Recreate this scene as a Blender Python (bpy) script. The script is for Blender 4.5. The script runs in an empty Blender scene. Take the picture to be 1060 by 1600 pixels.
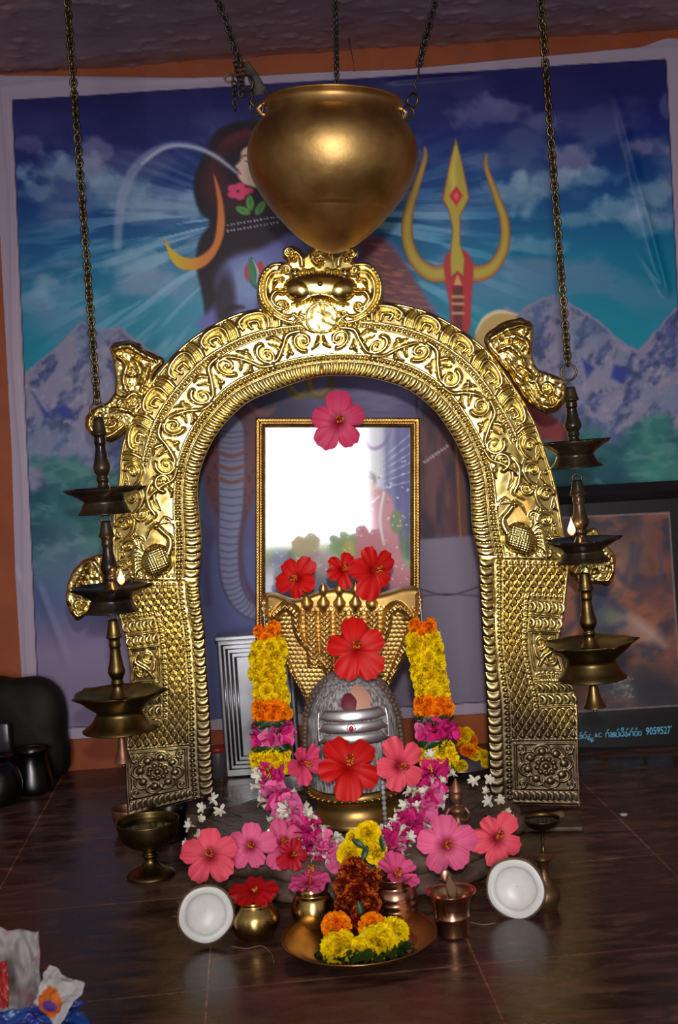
import bpy, math, random
import numpy as np
from mathutils import Vector, Matrix
PI = math.pi
S = bpy.context.scene
C = S.collection
# ---------------------------------------------------------------- camera
FPX = 2000.0
CAM = np.array((0.0, 0.0, 0.785))
PITCH, ROLL = math.atan(110 / 2000.0), math.radians(3.8)
cam = bpy.data.cameras.new('camera')
cam.sensor_fit = 'HORIZONTAL'; cam.sensor_width = 36.0; cam.lens = 36.0 * FPX / 1060.0
camo = bpy.data.objects.new('camera', cam); C.objects.link(camo)
M = Matrix.Rotation(PI / 2 - PITCH, 3, 'X') @ Matrix.Rotation(-ROLL, 3, 'Z')
camo.matrix_world = Matrix.Translation(Vector(CAM)) @ M.to_4x4()
cam.dof.use_dof = True; cam.dof.focus_distance = 2.45; cam.dof.aperture_fstop = 10.5
cam.clip_start = .02
S.camera = camo
MN = np.array(M)
# ---------------------------------------------------------------- light
S.view_settings.view_transform = 'Standard'; S.view_settings.look = 'None'
S.view_settings.exposure = 0.12; S.view_settings.gamma = 1.0
try: S.view_settings.use_curve_mapping = False
except Exception: pass
S.cycles.use_denoising = True
S.cycles.max_bounces = 8; S.cycles.glossy_bounces = 4; S.cycles.diffuse_bounces = 3
S.cycles.caustics_reflective = False; S.cycles.caustics_refractive = False
S.cycles.sample_clamp_indirect = 4.0
w = bpy.data.worlds.new('world'); S.world = w; w.use_nodes = True
w.node_tree.nodes['Background'].inputs[0].default_value = (.62, .66, .86, 1)
w.node_tree.nodes['Background'].inputs[1].default_value = .05
def light(name, kind, loc, aim, energy, col, **kw):
    l = bpy.data.lights.new(name, kind); l.energy = energy; l.color = col
    for k, v in kw.items(): setattr(l, k, v)
    o = bpy.data.objects.new(name, l); C.objects.link(o)
    d = Vector(aim) - Vector(loc)
    o.matrix_world = Matrix.Translation(Vector(loc)) @ d.to_track_quat('-Z', 'Y').to_matrix().to_4x4()
    return o
# the camera's own flash, and the daylight of the doorway behind the photographer
light('camera_flash', 'SPOT', (.02, -.03, .93), (.09, 2.4, .62), 92, (1, .95, .88), spot_size=math.radians(47), spot_blend=1.0, shadow_soft_size=.025)
light('doorway_daylight', 'AREA', (-.18, -2.98, 1.06), (-.18, 0, 1.06), 84, (.92, .94, 1.0), shape='RECTANGLE', size=.78, size_y=1.88)
# ---------------------------------------------------------------- pixel <-> place
def P(px, py, Y):
    px = np.asarray(px, float); py = np.asarray(py, float); Y = np.asarray(Y, float)
    px, py, Y = np.broadcast_arrays(px, py, Y)
    d = np.stack(((px - 530) / FPX, -(py - 800) / FPX, -np.ones_like(px)), -1) @ MN.T
    return CAM + d * (Y / d[..., 1])[..., None]
def F(px, py, z=0.0):
    d = MN @ np.array(((px - 530) / FPX, -(py - 800) / FPX, -1.0))
    return CAM + d * ((z - CAM[2]) / d[2])
def lin(c): 
    c = np.asarray(c, float) / 255.0
    return np.where(c < .04045, c / 12.92, ((c + .055) / 1.055) ** 2.4)
# ---------------------------------------------------------------- mesh helpers
def wloc(o):
    v = Vector((0, 0, 0))
    while o is not None: v += o.location; o = o.parent
    return v
def raw(name, V, Fc, mat, parent=None, smooth=True, col=None, world=True, quads=None, mats=None, midx=None):
    V = np.asarray(V, np.float64).reshape(-1, 3)
    if parent is not None and world: V = V - np.array(wloc(parent))
    me = bpy.data.meshes.new(name)
    if quads is not None:
        q = np.asarray(quads, np.int32); n = len(q); k = q.shape[1]
        me.vertices.add(len(V)); me.vertices.foreach_set('co', V.astype(np.float32).ravel())
        me.loops.add(n * k); me.loops.foreach_set('vertex_index', q.ravel())
        me.polygons.add(n)
        me.polygons.foreach_set('loop_start', np.arange(0, n * k, k, dtype=np.int32))
        me.update(calc_edges=True)
    else:
        me.from_pydata([tuple(v) for v in V], [], Fc)
    if smooth: me.polygons.foreach_set('use_smooth', np.ones(len(me.polygons), bool))
    if midx is not None: me.polygons.foreach_set('material_index', np.asarray(midx, np.int32))
    if col is not None:
        a = me.color_attributes.new('Col', 'FLOAT_COLOR', 'POINT')
        c = np.ones((len(V), 4), np.float32); c[:, :3] = col
        a.data.foreach_set('color', c.ravel())
    for m_ in (mats or [mat]): me.materials.append(m_)
    me.update()
    o = bpy.data.objects.new(name, me); C.objects.link(o)
    if parent is not None: o.parent = parent
    return o
class MB:
    def __init__(s): s.v = []; s.f = []; s.c = []; s.m = []; s.n = 0
    def add(s, V, Fc, col=(1, 1, 1), mi=0):
        V = np.asarray(V, float).reshape(-1, 3); s.v.append(V)
        s.f += [tuple(int(i) + s.n for i in f) for f in Fc]; s.m += [mi] * len(Fc)
        c = np.asarray(col, float); s.c.append(np.broadcast_to(c, V.shape) if c.ndim == 1 else c)
        s.n += len(V); return s
    def grid(s, G, col=(1, 1, 1), closeu=False, closev=False, mi=0):
        n, m = G.shape[:2]; Fc = []
        for i in range(n if closeu else n - 1):
            for j in range(m if closev else m - 1):
                Fc.append((i * m + j, i * m + (j + 1) % m, ((i + 1) % n) * m + (j + 1) % m, ((i + 1) % n) * m + j))
        c = np.asarray(col, float)
        return s.add(G.reshape(-1, 3), Fc, c.reshape(-1, 3) if c.ndim == 3 else c, mi)
    def lathe(s, A, ax, prof, seg=40, sc=1.0, col=(1, 1, 1), wob=None, closed=False):
        A = np.asarray(A, float); ax = np.asarray(ax, float); ax = ax / np.linalg.norm(ax)
        u = np.cross(ax, (0, 1, 0)); u /= np.linalg.norm(u); w_ = np.cross(ax, u)
        th = np.linspace(0, 2 * PI, seg, endpoint=False)
        pr = np.array(prof, float) * sc
        R = pr[:, 1][:, None] * np.ones(seg)
        if wob is not None: R = R * wob(pr[:, 0][:, None] / sc, th[None])
        G = A + pr[:, 0][:, None, None] * ax + R[..., None] * (np.cos(th)[None, :, None] * u + np.sin(th)[None, :, None] * w_)
        return s.grid(G, col, closev=True)
    def tube(s, pts, r, seg=8, col=(1, 1, 1), cap=True, closed=False):
        pts = np.asarray(pts, float); n = len(pts); r = np.broadcast_to(np.asarray(r, float), (n,))
        T = np.gradient(pts, axis=0)
        if closed: T = np.roll(pts, -1, 0) - np.roll(pts, 1, 0)
        T /= np.linalg.norm(T, axis=1)[:, None] + 1e-12
        ref = np.array((0, 1, 0.)) if abs(T[0][1]) < .8 else np.array((1., 0, 0))
        U = np.cross(T[0], ref); U /= np.linalg.norm(U); Us = []
        for t in T:
            U = U - t * np.dot(U, t); U /= np.linalg.norm(U) + 1e-12; Us.append(U.copy())
        Us = np.array(Us); W = np.cross(T, Us)
        th = np.linspace(0, 2 * PI, seg, endpoint=False)
        G = pts[:, None] + r[:, None, None] * (np.cos(th)[None, :, None] * Us[:, None] + np.sin(th)[None, :, None] * W[:, None])
        b = s.n; s.grid(G, col, closeu=closed, closev=True)
        if cap and not closed:
            s.f += [tuple(b + i for i in range(seg))[::-1], tuple(b + (n - 1) * seg + i for i in range(seg))]; s.m += [0, 0]
        return s
    def ball(s, c, r, seg=10, ring=7, col=(1, 1, 1), squash=(1, 1, 1)):
        ph = np.linspace(0, PI, ring); th = np.linspace(0, 2 * PI, seg, endpoint=False)
        r = np.asarray(r, float) * np.asarray(squash, float)
        G = np.stack((np.sin(ph)[:, None] * np.cos(th) * r[0], np.sin(ph)[:, None] * np.sin(th) * r[1], np.cos(ph)[:, None] * np.ones(seg) * r[2]), -1) + np.asarray(c, float)
        return s.grid(G, col, closev=True)
    def box(s, c, h, R=None, col=(1, 1, 1)):
        q = np.array([(x, y, z) for x in (-1, 1) for y in (-1, 1) for z in (-1, 1)], float) * np.asarray(h, float)
        if R is not None: q = q @ np.array(R).T
        return s.add(q + np.asarray(c, float), [(0, 1, 3, 2), (4, 6, 7, 5), (0, 4, 5, 1), (2, 3, 7, 6), (0, 2, 6, 4), (1, 5, 7, 3)], col)
    def merge(s, o, Mx=None):
        V = np.concatenate(o.v)
        if Mx is not None:
            A = np.array(Mx); V = V @ A[:3, :3].T + A[:3, 3]
        s.v.append(V); s.c.append(np.concatenate(o.c)); s.f += [tuple(i + s.n for i in f) for f in o.f]; s.m += o.m; s.n += len(V); return s
    def build(s, name, mat, parent=None, smooth=True, world=True, colors=False, mats=None, bevel=None):
        V = np.concatenate(s.v)
        o = raw(name, V, s.f, mat, parent, smooth, np.concatenate(s.c) if colors else None, world, mats=mats, midx=s.m if mats else None)
        if bevel:
            b = o.modifiers.new('bevel', 'BEVEL'); b.width = bevel; b.segments = 2; b.limit_method = 'ANGLE'
        return o
def tag(o, label=None, cat=None, group=None, kind=None):
    if label: o['label'] = label
    if cat: o['category'] = cat
    if group: o['group'] = group
    if kind: o['kind'] = kind
    return o
def thing(name, loc, label, cat, group=None):
    o = bpy.data.objects.new(name, None); C.objects.link(o); o.location = tuple(float(x) for x in loc); o.empty_display_size = .02
    return tag(o, label, cat, group)
def cm(pts, n=8, closed=False):
    """smooth curve through points"""
    p = np.asarray(pts, float); out = []; N = len(p)
    for i in range(N if closed else N - 1):
        if closed: a, b, c, d = p[(i - 1) % N], p[i], p[(i + 1) % N], p[(i + 2) % N]
        else: a, b, c, d = p[max(i - 1, 0)], p[i], p[i + 1], p[min(i + 2, N - 1)]
        for t in np.arange(n) / n:
            out.append(.5 * (2 * b + (c - a) * t + (2 * a - 5 * b + 4 * c - d) * t * t + (3 * b - a - 3 * c + d) * t ** 3))
    if not closed: out.append(p[-1])
    return np.array(out)
def fbm(X, Y, scale, octv=4, seed=0):
    out = np.zeros(np.broadcast(X, Y).shape); amp = 1; tot = 0
    rs = np.random.RandomState(seed)
    T = rs.rand(256, 256)
    for o in range(octv):
        x = X / scale + 17.3 * o; y = Y / scale + 9.1 * o
        xi = np.floor(x).astype(int); yi = np.floor(y).astype(int); fx = x - xi; fy = y - yi
        fx = fx * fx * (3 - 2 * fx); fy = fy * fy * (3 - 2 * fy)
        g = lambda a, b: T[a % 256, b % 256]
        out += amp * ((g(xi, yi) * (1 - fx) + g(xi + 1, yi) * fx) * (1 - fy) + (g(xi, yi + 1) * (1 - fx) + g(xi + 1, yi + 1) * fx) * fy)
        tot += amp; amp *= .5; scale = scale / 2
    return out / tot
def sdf(X, Y, poly):
    p = np.asarray(poly, float); q = np.roll(p, -1, 0)
    d = np.full(X.shape, 1e18); ins = np.zeros(X.shape, bool)
    for (x0, y0), (x1, y1) in zip(p, q):
        ex, ey = x1 - x0, y1 - y0; wx, wy = X - x0, Y - y0
        t = np.clip((wx * ex + wy * ey) / (ex * ex + ey * ey + 1e-9), 0, 1)
        d = np.minimum(d, (wx - ex * t) ** 2 + (wy - ey * t) ** 2)
        c = ((y0 > Y) != (y1 > Y)) & (X < (x1 - x0) * (Y - y0) / ((y1 - y0) if y1 != y0 else 1e-9) + x0)
        ins ^= c
    d = np.sqrt(d); return np.where(ins, d, -d)
# ---------------------------------------------------------------- materials
def nd(nt, t, **kw):
    n = nt.nodes.new(t)
    for k, v in kw.items(): setattr(n, k, v)
    return n
def pm(name, col=(.5, .5, .5), rough=.5, metal=0.0, col2=None, nscale=20, nlo=.35, nhi=.65, rvar=0, bump=0, bscale=60, attr=False, spec=.5, coat=0, sub=0, trans=0, detail=5, bdist=.002):
    m = bpy.data.materials.new(name); m.use_nodes = True; nt = m.node_tree; b = nt.nodes['Principled BSDF']; L = nt.links.new
    b.inputs['Roughness'].default_value = rough; b.inputs['Metallic'].default_value = metal
    b.inputs['Base Color'].default_value = (*col, 1); b.inputs['Specular IOR Level'].default_value = spec
    b.inputs['Coat Weight'].default_value = coat; b.inputs['Coat Roughness'].default_value = .04
    if sub: b.inputs['Subsurface Weight'].default_value = sub; b.inputs['Subsurface Radius'].default_value = (.01, .004, .003); b.inputs['Subsurface Scale'].default_value = .6
    if trans: b.inputs['Transmission Weight'].default_value = trans
    tc = nd(nt, 'ShaderNodeTexCoord')
    if attr:
        a = nd(nt, 'ShaderNodeVertexColor', layer_name='Col'); src = a.outputs['Color']
        if col2 is not None:
            n = nd(nt, 'ShaderNodeTexNoise'); n.inputs['Scale'].default_value = nscale; n.inputs['Detail'].default_value = detail; L(tc.outputs['Object'], n.inputs['Vector'])
            mx = nd(nt, 'ShaderNodeMixRGB', blend_type='MULTIPLY'); mx.inputs[0].default_value = 1
            cr = nd(nt, 'ShaderNodeMapRange'); cr.inputs[1].default_value = nlo; cr.inputs[2].default_value = nhi; cr.inputs[3].default_value = col2[0]; cr.inputs[4].default_value = 1
            L(n.outputs[0], cr.inputs[0]); L(src, mx.inputs[1]); L(cr.outputs[0], mx.inputs[2]); src = mx.outputs[0]
        L(src, b.inputs['Base Color'])
    elif col2 is not None:
        n = nd(nt, 'ShaderNodeTexNoise'); n.inputs['Scale'].default_value = nscale; n.inputs['Detail'].default_value = detail; L(tc.outputs['Object'], n.inputs['Vector'])
        r = nd(nt, 'ShaderNodeValToRGB'); r.color_ramp.elements[0].position = nlo; r.color_ramp.elements[1].position = nhi
        r.color_ramp.elements[0].color = (*col, 1); r.color_ramp.elements[1].color = (*col2, 1)
        L(n.outputs[0], r.inputs[0]); L(r.outputs[0], b.inputs['Base Color'])
        if rvar:
            mr = nd(nt, 'ShaderNodeMapRange'); mr.inputs[1].default_value = nlo; mr.inputs[2].default_value = nhi
            mr.inputs[3].default_value = rough; mr.inputs[4].default_value = rough + rvar; L(n.outputs[0], mr.inputs[0]); L(mr.outputs[0], b.inputs['Roughness'])
    if bump:
        n2 = nd(nt, 'ShaderNodeTexNoise'); n2.inputs['Scale'].default_value = bscale; n2.inputs['Detail'].default_value = 4; L(tc.outputs['Object'], n2.inputs['Vector'])
        bp = nd(nt, 'ShaderNodeBump'); bp.inputs['Strength'].default_value = bump; bp.inputs['Distance'].default_value = bdist
        L(n2.outputs[0], bp.inputs['Height']); L(bp.outputs[0], b.inputs['Normal'])
    return m
MT = dict(
    brass_sheet=pm('embossed_brass', (.86, .67, .24), .17, 1, (.72, .51, .15), 12, .3, .75, .08, bump=.08, bscale=40, bdist=.002),
    brass_pot=pm('aged_brass', (.46, .26, .085), .43, 1, (.72, .46, .17), 13, .35, .7, .08, bump=.22, bscale=70),
    brass_lamp=pm('oily_dark_brass', (.016, .012, .009), .24, .4, (.07, .045, .018), 16, .45, .75, .12, bump=.2, bscale=90),
    brass_lamp_light=pm('brown_brass', (.20, .13, .045), .34, 1, (.07, .052, .022), 22, .4, .7, .12, bump=.15, bscale=90),
    brass_bright=pm('polished_brass', (.62, .42, .14), .2, 1, (.38, .24, .07), 18, .35, .7, .12),
    brass_gold=pm('gilded_brass', (.70, .45, .15), .36, 1, (.48, .27, .08), 20, .35, .7, .12, bump=.1),
    copper=pm('copper', (.66, .34, .22), .24, 1, (.42, .20, .12), 22, .35, .7, .12),
    copper_dull=pm('brown_copper', (.22, .10, .06), .42, .8, (.36, .17, .11), 60, .35, .7, .1),
    bronze_plate=pm('bronze_plate', (.48, .27, .10), .3, 1, (.30, .17, .06), 12, .35, .7, .1),
    steel=pm('steel', (.42, .41, .42), .30, 1, (.42, .42, .44), 12, .35, .7, .1),
    steel_dark=pm('dark_steel', (.07, .065, .07), .25, 1, (.10, .09, .09), 12, .35, .7, .1),
    silver=pm('silver', (.86, .84, .86), .32, 1, (.66, .64, .67), 30, .35, .7, .1),
    chain=pm('dark_brass_chain', (.09, .065, .03), .38, .9, (.22, .16, .06), 30, .4, .7),
    chain_grey=pm('dark_iron_chain', (.05, .04, .035), .45, .8, (.11, .09, .08), 30, .4, .7),
    paint_attr=pm('printed_vinyl', rough=.42, attr=True, spec=.2),
    print_attr=pm('printed_paper_under_glass', rough=.5, attr=True, coat=1.0),
    plain_attr=pm('coloured', rough=.6, attr=True),
    petal=pm('hibiscus_petal', rough=.55, attr=True, spec=.25, sub=.12),
    bloom=pm('flower_petals', rough=.7, attr=True, spec=.15),
    leaf=pm('green_leaf', (.008, .035, .008), .45, 0, (.02, .07, .012), 40),
    anther=pm('flower_stamen', rough=.7, attr=True, spec=.2),
    white_petal=pm('white_petal', (.78, .74, .66), .6, spec=.2),
    stone=pm('grey_stone', (.13, .115, .11), .75, 0, (.42, .39, .38), 26, .38, .66, bump=.5, bscale=90),
    stone_brown=pm('worn_brown_stone', (.08, .046, .032), .5, 0, (.20, .12, .085), 22, .35, .7, bump=.8, bscale=50, bdist=.004),
    wood=pm('worn_wood', (.055, .03, .018), .6, 0, (.16, .10, .055), 20, .35, .7, bump=.5),
    plaster=pm('mauve_plaster', (.44, .28, .30), .40, 0, (.56, .37, .38), 9, .35, .7, bump=.3, bscale=30, bdist=.006),
    orange_wall=pm('orange_paint', (.42, .085, .012), .6, 0, (.30, .05, .008), 7, .35, .75, bump=.4, bscale=40),
    room_wall=pm('room_paint', (.62, .58, .54), .8),
    gilt=pm('gilt_moulding', (.66, .40, .12), .28, 1, (.42, .22, .05), 60, .35, .7),
    black_frame=pm('black_frame', (.016, .014, .016), .3),
    flesh=pm('coconut_flesh', (.84, .82, .78), .35, 0, (.74, .72, .66), 30, sub=.1),
    husk=pm('coconut_shell', (.07, .03, .015), .8, 0, (.20, .11, .06), 60, .35, .7, bump=.8, bscale=160),
    fibre=pm('coconut_fibre', (.30, .17, .09), .8),
    thread=pm('white_thread', (.6, .58, .56), .6),
    dark=pm('dark_pot', (.006, .005, .005), .6, 0, (.016, .015, .008), 8, spec=.2),
    oil=pm('dark_oil', (.004, .006, .005), .1),
)
# ---------------------------------------------------------------- painting on a surface
class Canvas:
    def __init__(s, x0, y0, x1, y1, res):
        s.nx = int((x1 - x0) / res) + 1; s.ny = int((y1 - y0) / res) + 1
        s.x = np.linspace(x0, x1, s.nx); s.y = np.linspace(y0, y1, s.ny)
        s.X, s.Y = np.meshgrid(s.x, s.y); s.C = np.zeros((s.ny, s.nx, 3))
    def win(s, a, b, c, d):
        i0, i1 = np.searchsorted(s.x, (a, c)); j0, j1 = np.searchsorted(s.y, (b, d))
        return slice(max(j0 - 1, 0), j1 + 1), slice(max(i0 - 1, 0), i1 + 1)
    def mix(s, w_, A, col):
        A = np.clip(A, 0, 1)[..., None]; s.C[w_] = s.C[w_] * (1 - A) + np.asarray(col, float) * A
    def poly(s, pts, col, soft=1.5, a=1.0, smooth=0):
        if smooth: pts = cm(pts, smooth, True)
        p = np.asarray(pts, float); w_ = s.win(p[:, 0].min() - soft, p[:, 1].min() - soft, p[:, 0].max() + soft, p[:, 1].max() + soft)
        d = sdf(s.X[w_], s.Y[w_], p)
        s.mix(w_, (d / soft * .5 + .5) * 1.0 if a == 1 else np.clip(d / soft * .5 + .5, 0, 1) * a, col)
    def stroke(s, pts, r, col, soft=1.5, a=1.0, n=10):
        p = cm(pts, n) if len(pts) > 2 else np.asarray(pts, float)
        r = np.interp(np.linspace(0, 1, len(p)), np.linspace(0, 1, np.size(r)) if np.size(r) > 1 else [0, 1], r if np.size(r) > 1 else [r, r])
        m = r.max() + soft; w_ = s.win(p[:, 0].min() - m, p[:, 1].min() - m, p[:, 0].max() + m, p[:, 1].max() + m)
        X, Y = s.X[w_], s.Y[w_]; D = np.full(X.shape, -1e9)
        for k in range(len(p) - 1):
            e = p[k + 1] - p[k]; t = np.clip(((X - p[k, 0]) * e[0] + (Y - p[k, 1]) * e[1]) / (e @ e + 1e-9), 0, 1)
            D = np.maximum(D, r[k] * (1 - t) + r[k + 1] * t - np.hypot(X - p[k, 0] - e[0] * t, Y - p[k, 1] - e[1] * t))
        s.mix(w_, np.clip(D / soft * .5 + .5, 0, 1) * a, col)
    def ell(s, cx, cy, rx, ry, col, soft=.15, a=1.0, rot=0):
        m = max(rx, ry) * (1 + soft); w_ = s.win(cx - m, cy - m, cx + m, cy + m)
        X, Y = s.X[w_] - cx, s.Y[w_] - cy; c, q = math.cos(rot), math.sin(rot)
        d = np.hypot((X * c + Y * q) / rx, (-X * q + Y * c) / ry)
        s.mix(w_, np.clip((1 - d) / soft + .5, 0, 1) * a, col)
def ramp(t, stops):
    ks = [a for a, _ in stops]; cs = np.array([b for _, b in stops], float)
    return np.stack([np.interp(t, ks, cs[:, i]) for i in range(3)], -1)
def sheet(name, cv, Yf, mat, parent=None, gain=1.0, dy=None, back=None):
    """a canvas as a surface that stands at depth Yf(px,py)"""
    Yp = Yf(cv.X, cv.Y) if callable(Yf) else Yf
    V = P(cv.X, cv.Y, Yp)
    if dy is not None: V[..., 1] -= dy
    n, m = cv.ny, cv.nx; i = np.arange(n * m).reshape(n, m)
    q = np.stack((i[:-1, :-1], i[1:, :-1], i[1:, 1:], i[:-1, 1:]), -1).reshape(-1, 4)
    return raw(name, V, None, mat, parent, True, np.clip(lin(np.clip(cv.C, 0, 255)) * gain, 0, .9).reshape(-1, 3), quads=q)
# ---------------------------------------------------------------- the setting
YW = 3.2
def wallbox(name, x0, x1, y0, y1, z0, z1, mat):
    o = MB().box(((x0 + x1) / 2, (y0 + y1) / 2, (z0 + z1) / 2), ((x1 - x0) / 2, (y1 - y0) / 2, (z1 - z0) / 2)).build(name, mat, smooth=False)
    return tag(o, kind='structure')
wallbox('wall_back', -2.3, 2.3, YW, YW + .12, 0, 1.9, MT['orange_wall'])
wallbox('wall_left', -2.3, -2.18, -3.0, YW, 0, 2.6, MT['room_wall'])
wallbox('wall_right', 2.18, 2.3, -3.0, YW, 0, 2.6, MT['room_wall'])
wallbox('wall_front_left', -2.3, -.6, -3.12, -3.0, 0, 2.6, MT['room_wall'])
wallbox('wall_front_right', .36, 2.3, -3.12, -3.0, 0, 2.6, MT['room_wall'])
wallbox('wall_front_lintel', -.6, .36, -3.12, -3.0, 2.05, 2.6, MT['room_wall'])
wallbox('ceiling_room', -2.3, 2.3, -3.1, 1.3, 2.5, 2.6, MT['room_wall'])
wallbox('ceiling_beam', -2.3, 2.3, 1.28, 1.40, 1.74, 2.6, MT['plaster'])
# rough plaster ceiling over the shrine
gx, gy = np.meshgrid(np.linspace(-1.6, 1.6, 420), np.linspace(1.3, 3.21, 260))
gz = 1.752 - .020 * fbm(gx * 60, gy * 100, 30, 4, 3) - .005 * fbm(gx * 70, gy * 100, 5, 3, 4) - .003 * np.clip(fbm(gx * 100, gy * 100, 2.6, 2, 9) - .66, 0, 1) * 8
V = np.stack((gx, gy, gz), -1); i = np.arange(gx.size).reshape(gx.shape)
q = np.stack((i[:-1, :-1], i[1:, :-1], i[1:, 1:], i[:-1, 1:]), -1).reshape(-1, 4)
tag(raw('ceiling', V, None, MT['plaster'], quads=q), kind='structure')
wallbox('ceiling_slab', -2.3, 2.3, 1.3, YW + .1, 1.765, 1.9, MT['plaster'])
# polished floor
def floor_mat():
    m = bpy.data.materials.new('polished_red_brown_stone'); m.use_nodes = True; nt = m.node_tree; b = nt.nodes['Principled BSDF']; L = nt.links.new
    tc = nd(nt, 'ShaderNodeTexCoord')
    mp = nd(nt, 'ShaderNodeMapping'); mp.inputs['Rotation'].default_value = (0, 0, math.radians(-4)); mp.inputs['Location'].default_value = (.11, .16, 0)
    L(tc.outputs['Object'], mp.inputs[0])
    br = nd(nt, 'ShaderNodeTexBrick'); br.inputs['Scale'].default_value = 1; br.inputs['Brick Width'].default_value = .40; br.inputs['Row Height'].default_value = .40
    br.inputs['Mortar Size'].default_value = .0015; br.inputs['Mortar Smooth'].default_value = .3; br.offset = 0.0
    br.inputs['Color1'].default_value = (1, 1, 1, 1); br.inputs['Color2'].default_value = (.72, .72, .74, 1); br.inputs['Mortar'].default_value = (3.6, 3.2, 2.8, 1)
    L(mp.outputs[0], br.inputs[0])
    mp2 = nd(nt, 'ShaderNodeMapping'); mp2.inputs['Scale'].default_value = (1, 3.2, 1); L(tc.outputs['Object'], mp2.inputs[0])
    n = nd(nt, 'ShaderNodeTexNoise'); n.inputs['Scale'].default_value = 6; n.inputs['Detail'].default_value = 9; n.inputs['Roughness'].default_value = .65; n.inputs['Distortion'].default_value = 1.2; L(mp2.outputs[0], n.inputs['Vector'])
    r = nd(nt, 'ShaderNodeValToRGB'); e = r.color_ramp.elements; e[0].position = .33; e[0].color = (.034, .014, .010, 1); e[1].position = .72; e[1].color = (.32, .155, .10, 1)
    x = r.color_ramp.elements.new(.52); x.color = (.10, .044, .031, 1)
    L(n.outputs[0], r.inputs[0])
    mx = nd(nt, 'ShaderNodeMixRGB', blend_type='MULTIPLY'); mx.inputs[0].default_value = 1; L(r.outputs[0], mx.inputs[1]); L(br.outputs[0], mx.inputs[2]); L(mx.outputs[0], b.inputs['Base Color'])
    mr = nd(nt, 'ShaderNodeMapRange'); mr.inputs[1].default_value = .3; mr.inputs[2].default_value = .7; mr.inputs[3].default_value = .17; mr.inputs[4].default_value = .42
    L(n.outputs[0], mr.inputs[0]); L(mr.outputs[0], b.inputs['Roughness'])
    n2 = nd(nt, 'ShaderNodeTexNoise'); n2.inputs['Scale'].default_value = 14; n2.inputs['Detail'].default_value = 3; L(tc.outputs['Object'], n2.inputs['Vector'])
    bp = nd(nt, 'ShaderNodeBump'); bp.inputs['Strength'].default_value = .12; bp.inputs['Distance'].default_value = .003; L(n2.outputs[0], bp.inputs['Height']); L(bp.outputs[0], b.inputs['Normal'])
    return m
FM = floor_mat()
wallbox('floor', -2.3, 2.3, -3.1, YW + .1, -.1, 0, FM)
# ---------------------------------------------------------------- the printed banner
BG = 1.5
cv = Canvas(-14, 58, 1100, 1160, 2.0)
X, Y = cv.X, cv.Y
tl, tr, bl = np.array((19., 156)), np.array((1041., 92)), np.array((62., 1140))
# skewed print coordinates: v runs down the print, u across
v = Y - 156 + (X - 19) * 64 / 1022.; u = X - 19 - (Y - 156) * 43 / 984.
base = ramp(v, [(0, (26, 20, 78)), (90, (20, 30, 98)), (190, (8, 64, 122)), (300, (6, 104, 138)), (420, (14, 120, 142)), (520, (30, 126, 146)), (600, (48, 102, 120)), (700, (36, 82, 96)), (780, (44, 78, 108)), (860, (88, 82, 118)), (1000, (104, 92, 122))])
cv.C[:] = base
nf = fbm(X, Y, 120, 6, 1)
cl = fbm(X * .8, Y * 1.5, 95, 6, 5)
band = np.exp(-((v - 260) / 150) ** 2) + .25 * np.exp(-((v - 90) / 70) ** 2)
cv.mix(np.s_[:, :], np.clip((cl - .50) * 6, 0, 1) * band * .62 * (v < 470), (128, 124, 156))
for cx, cy, rx, ry, a in ((105, 268, 70, 26, .75), (150, 238, 26, 30, .6), (190, 300, 60, 30, .7), (250, 322, 70, 24, .7), (60, 300, 50, 20, .6), (110, 455, 70, 28, .55), (210, 440, 60, 30, .5), (220, 408, 50, 24, .6), (40, 470, 40, 22, .5),
                          (770, 176, 60, 24, .5), (850, 190, 40, 16, .4), (895, 250, 40, 28, .75), (860, 285, 60, 26, .75), (800, 300, 60, 34, .75), (930, 275, 40, 18, .6), (1000, 230, 40, 24, .7), (1030, 300, 46, 24, .7), (960, 330, 50, 22, .7), (905, 345, 46, 18, .6), (840, 385, 60, 18, .5), (1010, 350, 40, 26, .6), (1045, 165, 14, 20, .4), (40, 225, 26, 16, .4)):
    m = max(rx, ry) * 1.8; w_ = cv.win(cx - m, cy - m, cx + m, cy + m); d = np.hypot((X[w_] - cx) / rx, (Y[w_] - cy) / ry)
    nn = fbm(X[w_], Y[w_], 34, 5, 11)
    cv.mix(w_, np.clip((1.05 - d + (nn - .5) * 1.7) * 2.2, 0, 1) * a, np.stack([c + 40 * (nn - .5) - (Y[w_] - cy) / ry * 9 for c in ((126, 118, 152) if cy < 260 else (120, 148, 172))], -1))
# rays of light round the head
ang = np.arctan2(Y - 330, X - 430); rr = np.hypot(X - 430, Y - 330)
rn = fbm(ang * 60 + 300, rr * .02, 2.1, 3, 8)
cv.mix(np.s_[:, :], np.clip((rn - .48) * 6, 0, 1) * np.clip(1.5 - rr / 300, 0, 1) * (.5 + .35 * (Y > 330)) * np.clip((v - 60) / 160, .08, 1), (138, 176, 200))
cv.mix(np.s_[:, :], np.clip(1.2 - np.hypot((X - 330) / 1.4, (Y - 460)) / 130, 0, 1) * .4, (135, 165, 185))
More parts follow.
